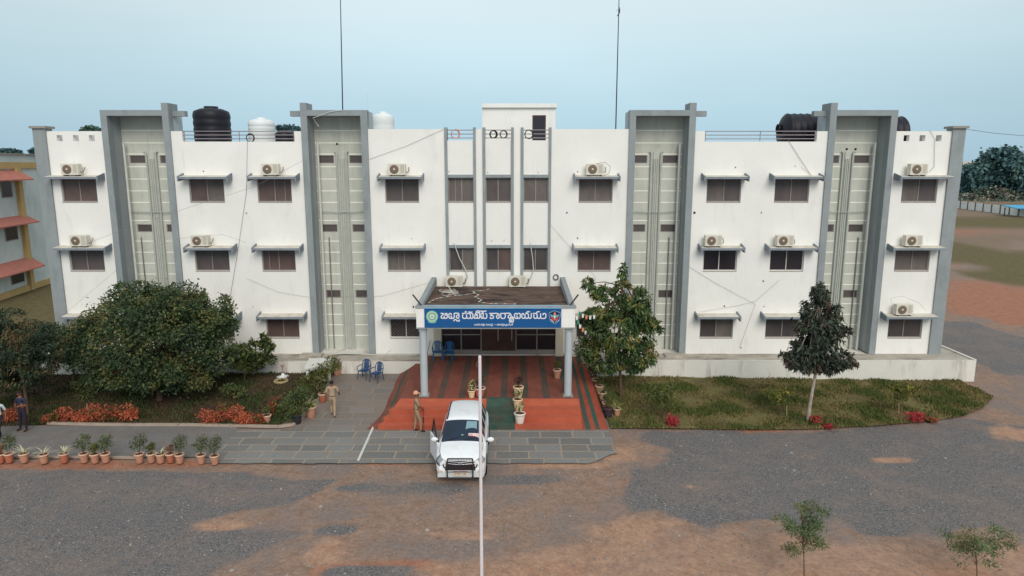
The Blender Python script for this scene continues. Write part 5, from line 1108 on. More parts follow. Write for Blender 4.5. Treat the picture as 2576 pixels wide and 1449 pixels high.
# ================================================================ CHAIRS
CHB = mat('chair_blue', L(32, 100, 150), .45, .12, 6); CHD = mat('chair_navy', L(30, 70, 116), .45, .12, 6)
def make_chair(m_):
    t_ = thing('plastic_chair', '', 'chair', (0, 0, 0), 0, 'blue plastic chairs')
    MB().hexa([(-.22, -.22, .40), (.22, -.22, .40), (.2, .2, .40), (-.2, .2, .40), (-.22, -.24, .44), (.22, -.24, .44), (.2, .2, .43), (-.2, .2, .43)]).build('seat', m_, t_, False)
    bk = MB()
    bk.tube([(-.22, .18, .43), (-.23, .24, .65), (-.19, .28, .82), (-.08, .3, .89), (.08, .3, .89), (.19, .28, .82), (.23, .24, .65), (.22, .18, .43)], .022, 6)
    for k in range(-2, 3): bk.hexa([(k * .055 - .02, .2, .44), (k * .055 + .02, .2, .44), (k * .055 + .02, .215, .44), (k * .055 - .02, .215, .44), (k * .055 - .02, .29, .87 - .01 * abs(k)), (k * .055 + .02, .29, .87 - .01 * abs(k)), (k * .055 + .02, .305, .87), (k * .055 - .02, .305, .87)])
    bk.build('backrest', m_, t_, False)
    for sx in (-1, 1):
        MB().tube([(sx * .23, .22, .62), (sx * .27, .05, .64), (sx * .27, -.18, .62), (sx * .25, -.23, .44)], .02, 6).build('armrest', m_, t_, False)
        for sy, y1 in ((-1, -.27), (1, .25)): MB().tube([(sx * .2, sy * .19, .42), (sx * .25, y1, 0)], [.028, .018], 6).build('leg', m_, t_, False)
    return t_
c0 = make_chair(CHD); used = []
g = gnd(917, 952); place(c0, used, g, R(-18), 'navy plastic chair on the left, on the paving in front of the plinth')
g = gnd(948, 959); place(c0, used, g, R(-25), 'navy plastic chair on the right, on the paving in front of the plinth')
c1 = make_chair(CHB); used = []
p = at(1101, 892, -.75); place(c1, used, (p.x, -.75, pz(-.75) + .02), R(8), 'bright blue plastic chair nearest the left column on the porch platform')
p = at(1125, 892, -.8); place(c1, used, (p.x + .08, -.85, pz(-.8) + .02), R(-8), 'bright blue plastic chair in front of the dark glass beside its twin')
tag(MB().tube([at(1075, 893, -.5), at(1082, 857, -.1)], .014, 5).build('broom_stick', BARK), 'thin stick leaning on the cream wall beside the blue chairs', 'stick')
# ================================================================ FLAGPOLE
px_ = at(1207, 900, -20.2); pb_ = gnd(1207, 1600)
t_ = thing('flagpole', 'white flagpole in front of the car', 'flagpole', (px_.x, -20.2, 0))
MB().tube([(px_.x, -20.2, -.03), (px_.x, -20.2, px_.z * .5), (px_.x, -20.2, px_.z)], [.043, .037, .034], 14).build('pole', mat('pole_white', L(222, 214, 216), .5, .05, 2), t_)
MB().ell((px_.x, -20.2, px_.z + .01), (.036, .036, .045)).build('finial', mat('pole_white', L(222, 214, 216)), t_)
MB().tube([(px_.x - .04, -20.22, px_.z - .08), (px_.x - .065, -20.22, px_.z - .1), (px_.x - .06, -20.22, px_.z - .2)], .006, 5).build('pulley', STEEL, t_)
MB().box(px_.x - .3, px_.x + .3, -20.5, -19.9, -.05, .25).build('base', ROOFC, t_)
# ================================================================ CAR
def cr1(P, t_):
    n = len(P) - 1; i = min(int(t_), n - 1); f = t_ - i; a, b_, c_, d = P[max(i - 1, 0)], P[i], P[i + 1], P[min(i + 2, n)]
    return [b_[k] + .5 * f * (c_[k] - a[k] + f * (2 * a[k] - 5 * b_[k] + 4 * c_[k] - d[k] + f * (3 * (b_[k] - c_[k]) + d[k] - a[k]))) for k in range(len(b_))]
ST = [  # y, z bottom, half width, belt z, half width at belt, half width at roof edge, roof edge z, centre z
    (.00, .30, .66, .66, .60, .48, .80, .82), (.07, .24, .79, .74, .74, .62, .88, .91), (.30, .22, .855, .81, .83, .70, .95, .99), (.60, .22, .865, .90, .845, .73, 1.01, 1.06), (.90, .22, .865, .96, .84, .73, 1.05, 1.10),
    (1.0, .22, .865, .98, .84, .71, 1.10, 1.15), (1.35, .22, .865, 1.0, .83, .66, 1.37, 1.42), (1.66, .22, .865, 1.02, .825, .62, 1.58, 1.63), (1.88, .22, .865, 1.03, .825, .60, 1.65, 1.71), (2.5, .22, .865, 1.05, .82, .60, 1.68, 1.74), (3.3, .22, .86, 1.06, .81, .60, 1.66, 1.72),
    (3.75, .24, .85, 1.07, .79, .58, 1.57, 1.63), (4.0, .26, .82, 1.06, .76, .56, 1.36, 1.42), (4.18, .3, .8, 1.0, .74, .56, 1.1, 1.16), (4.28, .36, .76, .9, .7, .56, .98, 1.0)]
NS = 5
def section(y, zb, w_, zbl, wb, wr, zr, zc):
    h = [(w_ * .9, zb), (w_ * .985, zb + .12), (w_, zb + (zbl - zb) * .55), (wb + (w_ - wb) * .5, zbl - .05), (wb, zbl), (wr + (wb - wr) * .08, zr - (zr - zbl) * .1), (wr, zr), (wr * .62, zr + (zc - zr) * .72), (0, zc)]
    q = [cr1(h, t_ / 3) for t_ in range((len(h) - 1) * 3 + 1)]
    full = [(-a, b_) for a, b_ in q] + [(a, b_) for a, b_ in q[::-1][1:]]
    return [(a, y, b_) for a, b_ in full]
SEC = []
for i in range((len(ST) - 1) * NS + 1): SEC.append(section(*cr1(ST, i / NS)))
NT = len(SEC[0]); HALF = 24
car = thing('white_car', 'white multi purpose car with a black bull bar and an open driver door', 'car', (-1.76, -12.55, .01))
CW = mat('car_white', L(232, 234, 236), .25, .02, 1, 0, 0, None, (1, 1, 1), .5); CG = mat('car_glass', L(16, 34, 54), .08, .3, 1.2, 0, 0, None, (1, 1, 1), .6); CBK = mat('car_black', L(48, 42, 46), .4, .2, 5)
CHR = mat('car_chrome', L(190, 190, 194), .2, .05, 5, 0, .8); TYR = mat('tyre', L(26, 26, 28), .8, .2, 8); INT = mat('car_interior', L(54, 40, 42), .8, .2, 5)
SEATM = mat('seat_cover', L(120, 150, 160), .8, .15, 5)
mb = MB()
for i in range(len(SEC) - 1):
    for j in range(NT - 1): mb.add([SEC[i][j], SEC[i + 1][j], SEC[i + 1][j + 1], SEC[i][j + 1]], [(0, 1, 2, 3)], 0, True)
mb.add(SEC[0], [tuple(range(NT))]); mb.add(SEC[-1], [tuple(reversed(range(NT)))])
body = mb.build('body', CW, car, False)
bm = bmesh.new(); bm.from_mesh(body.data); bmesh.ops.remove_doubles(bm, verts=bm.verts, dist=.0005); bmesh.ops.recalc_face_normals(bm, faces=bm.faces); bm.to_mesh(body.data); bm.free()
def cpatch(name, i0, i1, j0, j1, m_, off=.004, parent=None, slope=None):
    mb = MB(); G = {}
    for i in range(i0, i1 + 1):
        for j in range(j0, j1 + 1):
            p = Vector(SEC[i][j]); a = Vector(SEC[min(i + 1, len(SEC) - 1)][j]) - Vector(SEC[max(i - 1, 0)][j]); b_ = Vector(SEC[i][min(j + 1, NT - 1)]) - Vector(SEC[i][max(j - 1, 0)])
            n_ = b_.cross(a); n_ = n_.normalized() if n_.length > 1e-9 else Vector((0, 0, 1))
            if n_.dot(p - Vector((0, p.y, .8))) < 0: n_ = -n_
            G[i, j] = p + n_ * off
    for i in range(i0, i1):
        for j in range(j0, j1): mb.add([G[i, j], G[i + 1, j], G[i + 1, j + 1], G[i, j + 1]], [(0, 1, 2, 3)], 0, True)
    o = mb.build(name, m_, parent or car, False)
    bm = bmesh.new(); bm.from_mesh(o.data); bmesh.ops.remove_doubles(bm, verts=bm.verts, dist=.0005); bm.to_mesh(o.data); bm.free(); return o
def si(y):
    return min(range(len(SEC)), key=lambda i: abs(SEC[i][0][1] - y))
ws = cpatch('windscreen', si(.95), si(1.68), 17, NT - 18, CG)
for a, b_ in ((1.3, 2.2), (2.3, 3.0), (3.1, 3.7)):
    for jl in ((13, 17), (NT - 18, NT - 14)): cpatch('side_window', si(a), si(b_), jl[0], jl[1], CG)
cpatch('roof_trim', si(1.7), si(3.7), 18, 19, CBK, .006); cpatch('roof_trim', si(1.7), si(3.7), NT - 20, NT - 19, CBK, .006)
for jl in ((9, 15), (NT - 16, NT - 10)):
    hl_ = cpatch('headlight', 3, 9, jl[0], jl[1], CHR, .006)
    cpatch('headlight_trim', 2, 10, jl[0] - 1, jl[0], CBK, .009, hl_)
stain(CW, L(168, 156, 142), 2.2, .5, .85, (1, 1, 1), .35)
for jj in (18, NT - 19): cpatch('bonnet_gap', si(.14), si(.92), jj, jj + 1, mat('panel_gap', L(120, 122, 126), .6, .1, 5), .0035) if False else None
for sx in (-1, 1): MB().tube([(sx * (abs(SEC[i_][17][0]) - .01), SEC[i_][17][1], SEC[i_][17][2] + .006) for i_ in range(si(.14), si(.95), 2)], .005, 4).build('bonnet_gap', CBK, car, False)
# front face: grille, bumper, number plate, fog lamps
fr_g = MB(); fr_g.hexa([(-.52, -.02, .46), (.52, -.02, .46), (.52, .05, .46), (-.52, .05, .46), (-.47, .0, .80), (.47, .0, .80), (.47, .06, .80), (-.47, .06, .80)])
gr = fr_g.build('grille', CBK, car, False)
for z, w2 in ((.77, .5), (.69, .52)): MB().tube([(-w2, -.015, z + .015), (0, -.05, z - .01), (w2, -.015, z + .015)], .016, 6).build('grille_bar', CHR, gr, False)
em = MB()
for rx, rz in ((.075, .05), (.07, .018), (.026, .05)): em.tube([(rx * math.cos(t_ * .349), -.065, .735 + rz * math.sin(t_ * .349)) for t_ in range(19)], .006, 5)
em.build('badge', CHR, gr, False)
bmp = MB(); bmp.hexa([(-.78, .0, .20), (.78, .0, .20), (.84, .35, .2), (-.84, .35, .2), (-.72, -.055, .44), (.72, -.055, .44), (.865, .35, .5), (-.865, .35, .5)]); bmp.hexa([(-.72, -.056, .441), (-.53, -.056, .441), (-.53, .1, .441), (-.8, .12, .441), (-.70, .0, .60), (-.5, .0, .60), (-.5, .1, .6), (-.8, .12, .6)]); bmp.hexa([(.53, -.056, .441), (.72, -.056, .441), (.8, .12, .441), (.53, .1, .441), (.5, .0, .60), (.7, .0, .60), (.8, .12, .6), (.5, .1, .6)])
bo = bmp.build('bumper', CW, car, False)
for sx in (-1, 1): MB().box(sx * .66 - .07, sx * .66 + .07, -.075, -.02, .42, .47).ell((sx * .66, -.05, .46), (.06, .03, .035)).build('fog_lamp', mat('lamp_lens', L(212, 190, 176), .25, .1, 9), bo, False)
MB().box(-.25, .25, -.085, -.06, .30, .42).build('number_plate', mat('plate_pale', L(226, 206, 186), .5, .04, 6), bo, False)
lm = MB(); xx = -.2
for ch in 'AP39P1248': strokes(lm, LT[ch], .008, -.088, 0, .003, lambda a, b_, xx=xx: (xx + a * .042, .333 + b_ * .052)); xx += .046
lm.build('plate_number', CBK, bo, False)
MB().box(-.25, .25, -.083, -.06, .421, .45).build('plate_band', mat('plate_red', L(170, 60, 54), .5, .1, 6), bo, False)
bb = MB()
for sx in (-1, 1): bb.tube([(sx * .43, -.10, .20), (sx * .44, -.14, .45), (sx * .44, -.1, .74), (sx * .42, .0, .87)], .024, 8)
bb.tube([(-.42, .0, .87), (-.36, -.03, .885), (.36, -.03, .885), (.42, .0, .87)], .022, 8); bb.tube([(-.46, -.13, .22), (.46, -.13, .22)], .02, 8); bb.tube([(-.44, -.12, .52), (-.56, -.06, .62), (-.58, -.02, .68)], .02, 6); bb.tube([(.44, -.12, .52), (.56, -.06, .62), (.58, -.02, .68)], .02, 6); bb.tube([(-.44, -.14, .46), (.44, -.14, .46)], .014, 6)
bb.build('bull_bar', CBK, car, False)
for sx in (-1, 1):
    mr_ = MB().ell((sx * 1.0, 1.2, 1.06), (.13, .07, .09)).build('mirror', CW, car, False)
    MB().tube([(sx * .84, 1.18, 1.0), (sx * .92, 1.2, 1.02)], .03, 6).build('mirror_arm', CBK, mr_, False)
    for yy in (.78, 3.4):
        wh = thing('wheel', None, None, (sx * .775, yy, .32)); wh.parent = car
        MB().lathe([(.2, -.1), (.30, -.105), (.32, -.07), (.32, .07), (.30, .105), (.2, .1)], (0, 0, 0), 24, 0, 'x').build('tyre', TYR, wh, False)
        MB().lathe([(0, sx * .08), (.05, sx * .09), (.19, sx * .06), (.205, sx * .1)], (0, 0, 0), 20, 0, 'x').build('rim', CHR, wh, False)
        MB().lathe([(.37, -.004), (.37, .004), (0, .004)], (sx * .868, yy, .34), 20, 0, 'x').build('wheel_arch', TYR, car, False)
def wz(x, y):
    i = si(y); s_ = SEC[i]; best = min(s_[17:NT - 17], key=lambda p: abs(p[0] - x)); return best[2]
# things seen through the windscreen: seat cover, sticker, rear view ornament
(lambda q: MB().hexa(q + [(a, b_, c_ + .012) for a, b_, c_ in q]))([(x, y, wz(x, y) + .008) for x, y in ((.1, 1.3), (.5, 1.3), (.5, 1.58), (.14, 1.58))]).build('sunshade_card', SEATM, ws, False)
def wz(x, y):
    i = si(y); s_ = SEC[i]; best = min(s_[17:NT - 17], key=lambda p: abs(p[0] - x)); return best[2]
st_ = MB(); 
P0 = Vector((.22, 1.08, wz(.3, 1.08) + .012)); dv = Vector((0, .1, wz(.3, 1.18) - wz(.3, 1.08)))
st_.hexa([P0, P0 + Vector((.4, 0, -.01)), P0 + Vector((.4, .01, -.02)), P0 + Vector((0, .01, -.01)), P0 + dv, P0 + dv + Vector((.4, 0, -.01)), P0 + dv + Vector((.4, .01, -.02)), P0 + dv + Vector((0, .01, -.01))])
so_ = st_.build('sticker', mat('sticker_white', L(232, 216, 216), .5, .03, 5), ws, False)
lm = MB(); xx = 0
for ch in 'POLICE':
    for ln in LT[ch]:
        Pn = [P0 + Vector((.03 + xx + a * .05, -.006, .004)) + dv * (.15 + b_ * .7) for a, b_ in ln]; lm.tube(Pn, .006, 4)
    xx += .06
lm.build('sticker_text', mat('sticker_red', L(196, 50, 60), .5, .05, 5), so_, False)
def wiper(x0, x1):
    MB().tube([(x0, .98, wz(x0, .98) + .02), ((x0 + x1) / 2, 1.03, wz((x0 + x1) / 2, 1.03) + .03), (x1, 1.08, wz(x1, 1.08) + .02)], .01, 5).build('wiper', CBK, car, False)
wiper(-.55, .0); wiper(.05, .6)
tag(MB().ell((.0, 1.15, wz(0, 1.15) + .01), (.05, .03, .02)).build('ornament', mat('ornament_green', L(140, 190, 160), .5, .1, 9), ws, False))
# open driver door (image left)
dr = thing('door', None, None, (-.86, 1.0, 0)); dr.parent = car; dr.rotation_euler = (0, 0, R(20)); dr['label'] = 'opened driver door'
dv_ = MB(); dv_.hexa([(-.05, 0, .26), (.03, 0, .26), (.03, 1.02, .28), (-.05, 1.02, .28), (-.03, 0, 1.0), (.03, 0, 1.0), (.03, 1.05, 1.04), (-.03, 1.05, 1.04)]); dv_.build('door_panel', CW, dr, False)
MB().hexa([(.031, .04, .3), (.05, .04, .3), (.05, 1.0, .32), (.031, 1.0, .32), (.031, .04, .98), (.045, .04, .98), (.045, 1.02, 1.02), (.031, 1.02, 1.02)]).build('door_lining', INT, dr, False)
wfm = MB(); wfm.tube([(0, .12, 1.0), (.06, .6, 1.42), (.1, .95, 1.55), (.04, 1.05, 1.03)], .022, 6); wfm.build('window_frame', CBK, dr, False)
MB().add([(0, .1, 1.0), (.04, 1.05, 1.03), (.1, .95, 1.55), (.06, .6, 1.42)], [(0, 1, 2, 3)]).add([(.004, .1, 1.0), (.044, 1.05, 1.03), (.104, .95, 1.55), (.064, .6, 1.42)], [(3, 2, 1, 0)]).build('window_glass', mat('door_glass', L(58, 36, 40), .15, .2, 3), dr, False)
# ================================================================ PEOPLE
SKIN = mat('skin_brown', L(134, 84, 64), .6, .08, 8); HAIR = mat('hair_black', L(36, 28, 28), .7, .2, 20); KHAKI = mat('khaki_cloth', L(172, 148, 122), .9, .08, 7, .2); KHAKID = mat('khaki_dark_cloth', L(156, 132, 108), .9, .1, 7, .2)
SHOE = mat('shoe_dark', L(64, 34, 34), .5, .2, 8); NAVY = mat('navy_cloth', L(46, 52, 72), .9, .15, 7, .2); NAVYT = mat('dark_trousers', L(46, 40, 54), .9, .15, 7, .2); WSH = mat('white_shirt', L(186, 196, 200), .9, .08, 7, .2)
def person(label, loc, rz, J, mats, cap=None, hgt=1.0):
    """J: joints in local metres, person faces +y; one continuous skinned body"""
    root = thing('person', label, 'person', tuple(loc), rz, 'people in front of the office'); root.scale = (hgt,) * 3
    vs, ed, rd, bone = [], [], [], []
    def v(p, r): vs.append(Vector(p)); rd.append(r); return len(vs) - 1
    def e(a, b_, m_): ed.append((a, b_)); bone.append((a, b_, m_))
    pel = v(J['pelvis'], (.13, .1)); sp = v(J['spine'], (.125, .095)); chs = v(J['chest'], (.15, .105)); nk = v(J['neck'], (.052, .052))
    H_ = Vector(J['head']); jaw = v(Vector(J['neck']).lerp(H_, .5) + Vector((0, .012, 0)), (.06, .062)); hd = v(H_, (.076, .09)); top = v(H_ + Vector((0, -.01, .075)), (.06, .072))
    e(pel, sp, 1); e(sp, chs, 1); e(chs, nk, 1); e(nk, jaw, 0); e(jaw, hd, 0); e(hd, top, 0)
    fd = Vector(J.get('look', (0, 1, 0))).normalized()
    ns = v(H_ + fd * .1 + Vector((0, 0, -.012)), (.012, .014)); e(hd, ns, 0)
    rt = fd.cross(Vector((0, 0, 1)))
    for s_, k in ((-1, 'L'), (1, 'R')):
        sh_ = v(J['sh' + k], (.062, .062)); el = v(J['el' + k], (.042, .042)); wr_ = v(J['wr' + k], (.028, .024)); d = (Vector(J['wr' + k]) - Vector(J['el' + k])).normalized()
        pm_ = v(Vector(J['wr' + k]) + d * .07, (.036, .018)); e(chs, sh_, 1); e(sh_, el, 1 if True else 0); e(el, wr_, 0); e(wr_, pm_, 0)
        side = d.cross(Vector((0, 1, .2))); side = side.normalized() if side.length > .1 else Vector((0, 1, 0)); cu = d.cross(side).normalized() * s_
        for q, ln in zip((-.03, -.01, .01, .03), (.06, .075, .07, .055)):
            f1 = v(vs[pm_] + d * ln * .55 + side * q, (.0095, .0095)); f2 = v(vs[pm_] + d * ln + side * q + cu * .025, (.008, .008)); e(pm_, f1, 0); e(f1, f2, 0)
        th_ = v(Vector(J['wr' + k]) + d * .05 - side * .045 + cu * .015, (.011, .011)); e(wr_, th_, 0)
        hp = v(J['hp' + k], (.095, .1)); kn = v(J['kn' + k], (.062, .065)); an_ = v(J['an' + k], (.042, .045)); to = v(J['to' + k], (.04, .03)); e(pel, hp, 2); e(hp, kn, 2); e(kn, an_, 2); e(an_, to, 3)
    me = bpy.data.meshes.new('body'); me.from_pydata(vs, ed, []); o = bpy.data.objects.new('body', me); COL.objects.link(o)
    sk = o.modifiers.new('s', 'SKIN'); lay = me.skin_vertices[0]
    for i, r in enumerate(rd): lay.data[i].radius = r
    for i in range(len(rd)): lay.data[i].use_root = (i == pel)
    sk.use_smooth_shade = True; sb = o.modifiers.new('b', 'SUBSURF'); sb.levels = 2; sb.render_levels = 2
    bpy.context.view_layer.update(); dg = bpy.context.evaluated_depsgraph_get(); nm = bpy.data.meshes.new_from_object(o.evaluated_get(dg)); nm.name = 'body'
    o.modifiers.clear(); o.data = nm; o.parent = root; nm.materials.clear()
    for m_ in mats: nm.materials.append(m_)
    for p in nm.polygons:
        c_ = p.center; best, bi = 1e9, 0
        for a, b_, m_ in bone:
            A, B_ = vs[a], vs[b_]; ab = B_ - A; t_ = max(0, min(1, (c_ - A).dot(ab) / max(ab.length_squared, 1e-9))); dd_ = (c_ - (A + ab * t_)).length
            if m_ == 1 and b_ not in (sp, chs, nk) and a != chs and t_ > J.get('sleeve', .8): m_ = 0
            if m_ == 1 and b_ == nk and t_ > .7: m_ = 0
            if m_ == 1 and b_ == sp and t_ < .35: m_ = 2
            if dd_ < best: best, bi = dd_, m_
        p.material_index = bi; p.use_smooth = True
    # hair, ears, eyes
    hb = MB()
    def dome(mb, c_, r, zlo, mi=0, back=.0):
        n, m2 = 16, 7; P = []
        for j in range(m2 + 1):
            a = (math.pi / 2) * j / m2 * (1 + zlo)
            for k in range(n):
                t2 = 2 * math.pi * k / n; P.append((c_[0] + r[0] * math.sin(a) * math.cos(t2), c_[1] + r[1] * math.sin(a) * math.sin(t2), c_[2] + r[2] * math.cos(a)))
        mb.add(P, [(j * n + k, (j + 1) * n + k, (j + 1) * n + (k + 1) % n, j * n + (k + 1) % n) for j in range(m2) for k in range(n)], mi, True)
    hc = H_ - fd * .018 + Vector((0, 0, .012)); dome(hb, hc, (.088, .1, .108), .22); hb.build('hair', HAIR, root, False)
    eb = MB()
    for s_ in (-1, 1): eb.ell(tuple(H_ + fd * .088 + rt * s_ * .032 + Vector((0, 0, .012))), (.011, .011, .007), 8, 6)
    eb.build('eyes', HAIR, root, False)
    er = MB()
    for s_ in (-1, 1): er.ell(tuple(H_ + rt * s_ * .082 + Vector((0, 0, -.005))), (.012, .02, .03), 8, 6)
    er.build('ears', SKIN, root, False)
    if cap:
        cp = MB(); dome(cp, hc + Vector((0, 0, .02)), (.1, .112, .115), .1); cp.add([tuple(hc + fd * a + rt * b_ + Vector((0, 0, z))) for a, b_, z in ((.09, -.075, .03), (.09, .075, .03), (.175, .05, .012), (.175, -.05, .012), (.09, -.075, .04), (.09, .075, .04), (.175, .05, .022), (.175, -.05, .022))], [(0, 1, 2, 3), (7, 6, 5, 4), (0, 4, 5, 1), (1, 5, 6, 2), (2, 6, 7, 3), (3, 7, 4, 0)])
        cp.build('cap', cap, root, False)
    MB().tube([(.14 * math.cos(t_ * .393) * 1.02, .105 * math.sin(t_ * .393) + J['pelvis'][1], J['pelvis'][2] + .07) for t_ in range(17)], .016, 5, cap=False).build('belt', SHOE, root, False)
    return root
stand = dict(pelvis=(0, 0, .93), spine=(0, 0, 1.12), chest=(0, .01, 1.33), neck=(0, 0, 1.47), head=(0, .01, 1.6), shL=(-.19, 0, 1.39), shR=(.19, 0, 1.39), elL=(-.25, -.02, 1.12), elR=(.25, -.02, 1.12), wrL=(-.26, .06, .88), wrR=(.26, .06, .88),
    hpL=(-.09, 0, .88), hpR=(.09, 0, .88), knL=(-.1, .02, .49), knR=(.1, .02, .49), anL=(-.11, 0, .08), anR=(.11, 0, .08), toL=(-.13, .16, .035), toR=(.13, .16, .035))
walk = dict(stand); walk.update(elL=(-.27, -.06, 1.13), wrL=(-.25, -.02, .9), elR=(.29, .0, 1.14), wrR=(.3, .16, 1.02), knL=(-.07, .2, .52), anL=(-.06, .2, .12), toL=(-.06, .34, .06), knR=(.08, -.02, .49), anR=(.08, -.16, .1), toR=(.09, -.02, .035))
g = gnd(838, 1049); person('officer in khaki uniform walking away from the camera beside the pots', g, R(12), walk, [SKIN, KHAKI, KHAKI, SHOE], None, .96)
hold = dict(stand); hold.update(elL=(-.22, .1, 1.12), wrL=(-.08, .22, .93), elR=(.22, .12, 1.13), wrR=(.1, .24, 1.0), knR=(.1, .14, .5), anR=(.1, .16, .09), toR=(.12, .33, .035), knL=(-.08, -.02, .49), anL=(-.08, -.1, .08), toL=(-.1, .06, .035))
g = gnd(1049, 1086); person('officer in khaki uniform and pale cap holding a rifle beside the car', g, R(-78), hold, [SKIN, KHAKID, KHAKID, SHOE], mat('cap_peach', L(214, 160, 128), .8, .06, 8), 1.0)
hand = Vector((0, .24, .93)); rot = Matrix.Rotation(R(-78), 3, 'Z'); hw = Vector(g) + rot @ Vector((.0, .27, .93))
rf_ = thing('rifle', 'dark rifle with a wooden stock held muzzle up beside the capped officer', 'rifle', (hw.x, hw.y, g.z + .02)); A = Vector((hw.x, hw.y, g.z + .02))
MB().hexa([A + Vector(q) for q in ((-.02, -.05, 0), (.02, -.05, 0), (.02, .07, 0), (-.02, .07, 0), (-.018, -.02, .34), (.018, -.02, .34), (.018, .03, .34), (-.018, .03, .34))]).build('stock', mat('rifle_wood', L(150, 70, 48), .5, .15, 6), rf_)
MB().box(A.x - .02, A.x + .02, A.y - .03, A.y + .035, A.z + .341, A.z + .58).tube([A + Vector((0, .04, .36)), A + Vector((0, .12, .44))], .014, 6).build('receiver', CBK, rf_)
MB().tube([A + Vector((0, 0, .58)), A + Vector((0, 0, 1.02))], .011, 8).build('barrel', CBK, rf_)
armsx = dict(stand); armsx.update(elL=(-.27, .02, 1.12), wrL=(-.06, .18, 1.12), elR=(.27, .02, 1.12), wrR=(.06, .2, 1.15), knR=(.14, .02, .49), anR=(.2, 0, .08), toR=(.24, .15, .035), knL=(-.12, .02, .49), anL=(-.13, 0, .08))
g = gnd(62, 1084); person('person in dark clothes with folded arms standing at the left of the path', g, R(165), armsx, [SKIN, NAVY, NAVYT, SHOE], None, 1.0)
g = gnd(3, 1104); person('person in a white shirt and dark trousers cut by the left edge of the photo', g, R(190), walk, [SKIN, WSH, NAVYT, SHOE], None, 1.0)
# ================================================================ NEIGHBOURING BUILDING (left)
BLU = mat('neighbour_pale_blue', L(200, 208, 206), .9, .06, 1); stain(BLU, L(120, 136, 148), .5, .5, .75, (1, 1, .4), .6); YEL = mat('neighbour_yellow', L(190, 160, 108), .9, .1, 1); TIL = mat('neighbour_red_tile', L(178, 112, 98), .8, .15, 3)
nb0 = gnd(0, 755); nb1 = gnd(132, 710); dv = (Vector((nb1.x, nb1.y, 0)) - Vector((nb0.x, nb0.y, 0))).normalized(); nv = Vector((dv.y, -dv.x, 0))
nbd = thing('neighbouring_building', 'pale blue three storey building with yellow bands and red tiled awnings at the left', 'building', (nb0.x, nb0.y, 0))
O = Vector((nb0.x, nb0.y, 0))
def ob(mb, s0, s1, d0, d1, z0, z1, mi=0):
    q = lambda s_, d_, z: O + dv * s_ + nv * d_ + Vector((0, 0, z))
    return mb.hexa([q(s0, d0, z0), q(s1, d0, z0), q(s1, d1, z0), q(s0, d1, z0), q(s0, d0, z1), q(s1, d0, z1), q(s1, d1, z1), q(s0, d1, z1)], mi)
def facing(u, v):   # where a photo ray meets the neighbour's facade plane
    cx_, cy_ = (u - 1288) / F, (v - 724.5) / F; dr_ = Vector((cx_, math.cos(PITCH) - cy_ * math.sin(PITCH), -math.sin(PITCH) - cy_ * math.cos(PITCH)))
    o_ = Vector((0, -CD, CH)); t_ = (O - o_).dot(nv) / dr_.dot(nv); p = o_ + dr_ * t_; return (p - O).dot(dv), p.z
sgn = 1 if nv.x > 0 else -1
topz = facing(60, 390)[1]
ob(MB(), -14, 22, -12 * sgn, 0, 0, topz).build('wall', BLU, nbd)
ob(MB(), -14.2, 22.2, -12.2 * sgn, .15 * sgn, topz, topz + .12).build('roof_edge', ROOFC, nbd)
yb0, yb1 = facing(50, 424)[1], facing(50, 408)[1]
ob(MB(), -14, 22, .001 * sgn, .12 * sgn, yb0, yb1).build('band', YEL, nbd)
s_c = facing(55, 560)[0]
ob(MB(), s_c - .3, s_c + .3, .001 * sgn, .3 * sgn, 0, yb0 - .002).build('pillar', YEL, nbd)
ob(MB(), -14, 22, .001 * sgn, .2 * sgn, 0, .5).build('base_band', YEL, nbd)
for (va, vb, ua, ub) in ((427, 450, -20, 46), (540, 557, -20, 62), (645, 668, -20, 76)):
    s1_, za = facing(ub, va); s0_ = -3.2; zb_ = facing(ub, vb)[1]
    q = lambda s_, d_, z: O + dv * s_ + nv * d_ * sgn + Vector((0, 0, z))
    MB().hexa([q(s0_, 0, za - .12), q(s1_, 0, za - .12), q(s1_, 1.1, zb_ - .1), q(s0_, 1.1, zb_ - .1), q(s0_, 0, za), q(s1_, 0, za), q(s1_, 1.1, zb_), q(s0_, 1.1, zb_)]).build('awning', TIL, nbd)
for (u0, u1, v0, v1) in ((0, 30, 455, 494), (10, 44, 563, 600), (24, 60, 668, 706), (-40, -10, 568, 606), (-30, -3, 674, 712)):
    s0_, z1_ = facing(u0, v0); s1_, z0_ = facing(u1, v1)
    wo = ob(MB(), s0_ - .08, s1_ + .08, .002 * sgn, .05 * sgn, z0_ - .08, z1_ + .08).build('window', FRAME, nbd); ob(MB(), s0_, s1_, .051 * sgn, .06 * sgn, z0_, z1_).build('pane', PANED, wo)
# ================================================================ FAR SIDE: boundary wall, field, trees
CWL = mat('compound_wall_white', L(232, 234, 230), .9, .08, .6); stain(CWL, L(160, 166, 164), 1.5, .5, .75, (1, 1, 1), .5)
w0 = gnd(2405, 536); w0b = gnd(2410, 524); w1 = gnd(2576, 545); dirw = (Vector(w1) - Vector(w0b)); dirw.z = 0; Lw = dirw.length; dirw.normalize()
cw = thing('compound_wall', 'long white panelled boundary wall crossing the field at the right', 'wall', (w0b.x, w0b.y, 0)); a0 = Vector((w0b.x, w0b.y, 0)) - dirw * 60; nw = Vector((-dirw.y, dirw.x, 0)); n = int((Lw + 120) / 3.6)
pan = MB(); pst = []
for k in range(n):
    a = a0 + dirw * 3.6 * k; b_ = a + dirw * 3.6; t1_ = nw * .08
    pan.hexa([a - t1_, b_ - t1_, b_ + t1_, a + t1_] + [p_ + Vector((0, 0, 1.75 + .05 * (k % 2))) for p_ in (a - t1_, b_ - t1_, b_ + t1_, a + t1_)])
pan.build('panels', CWL, cw)
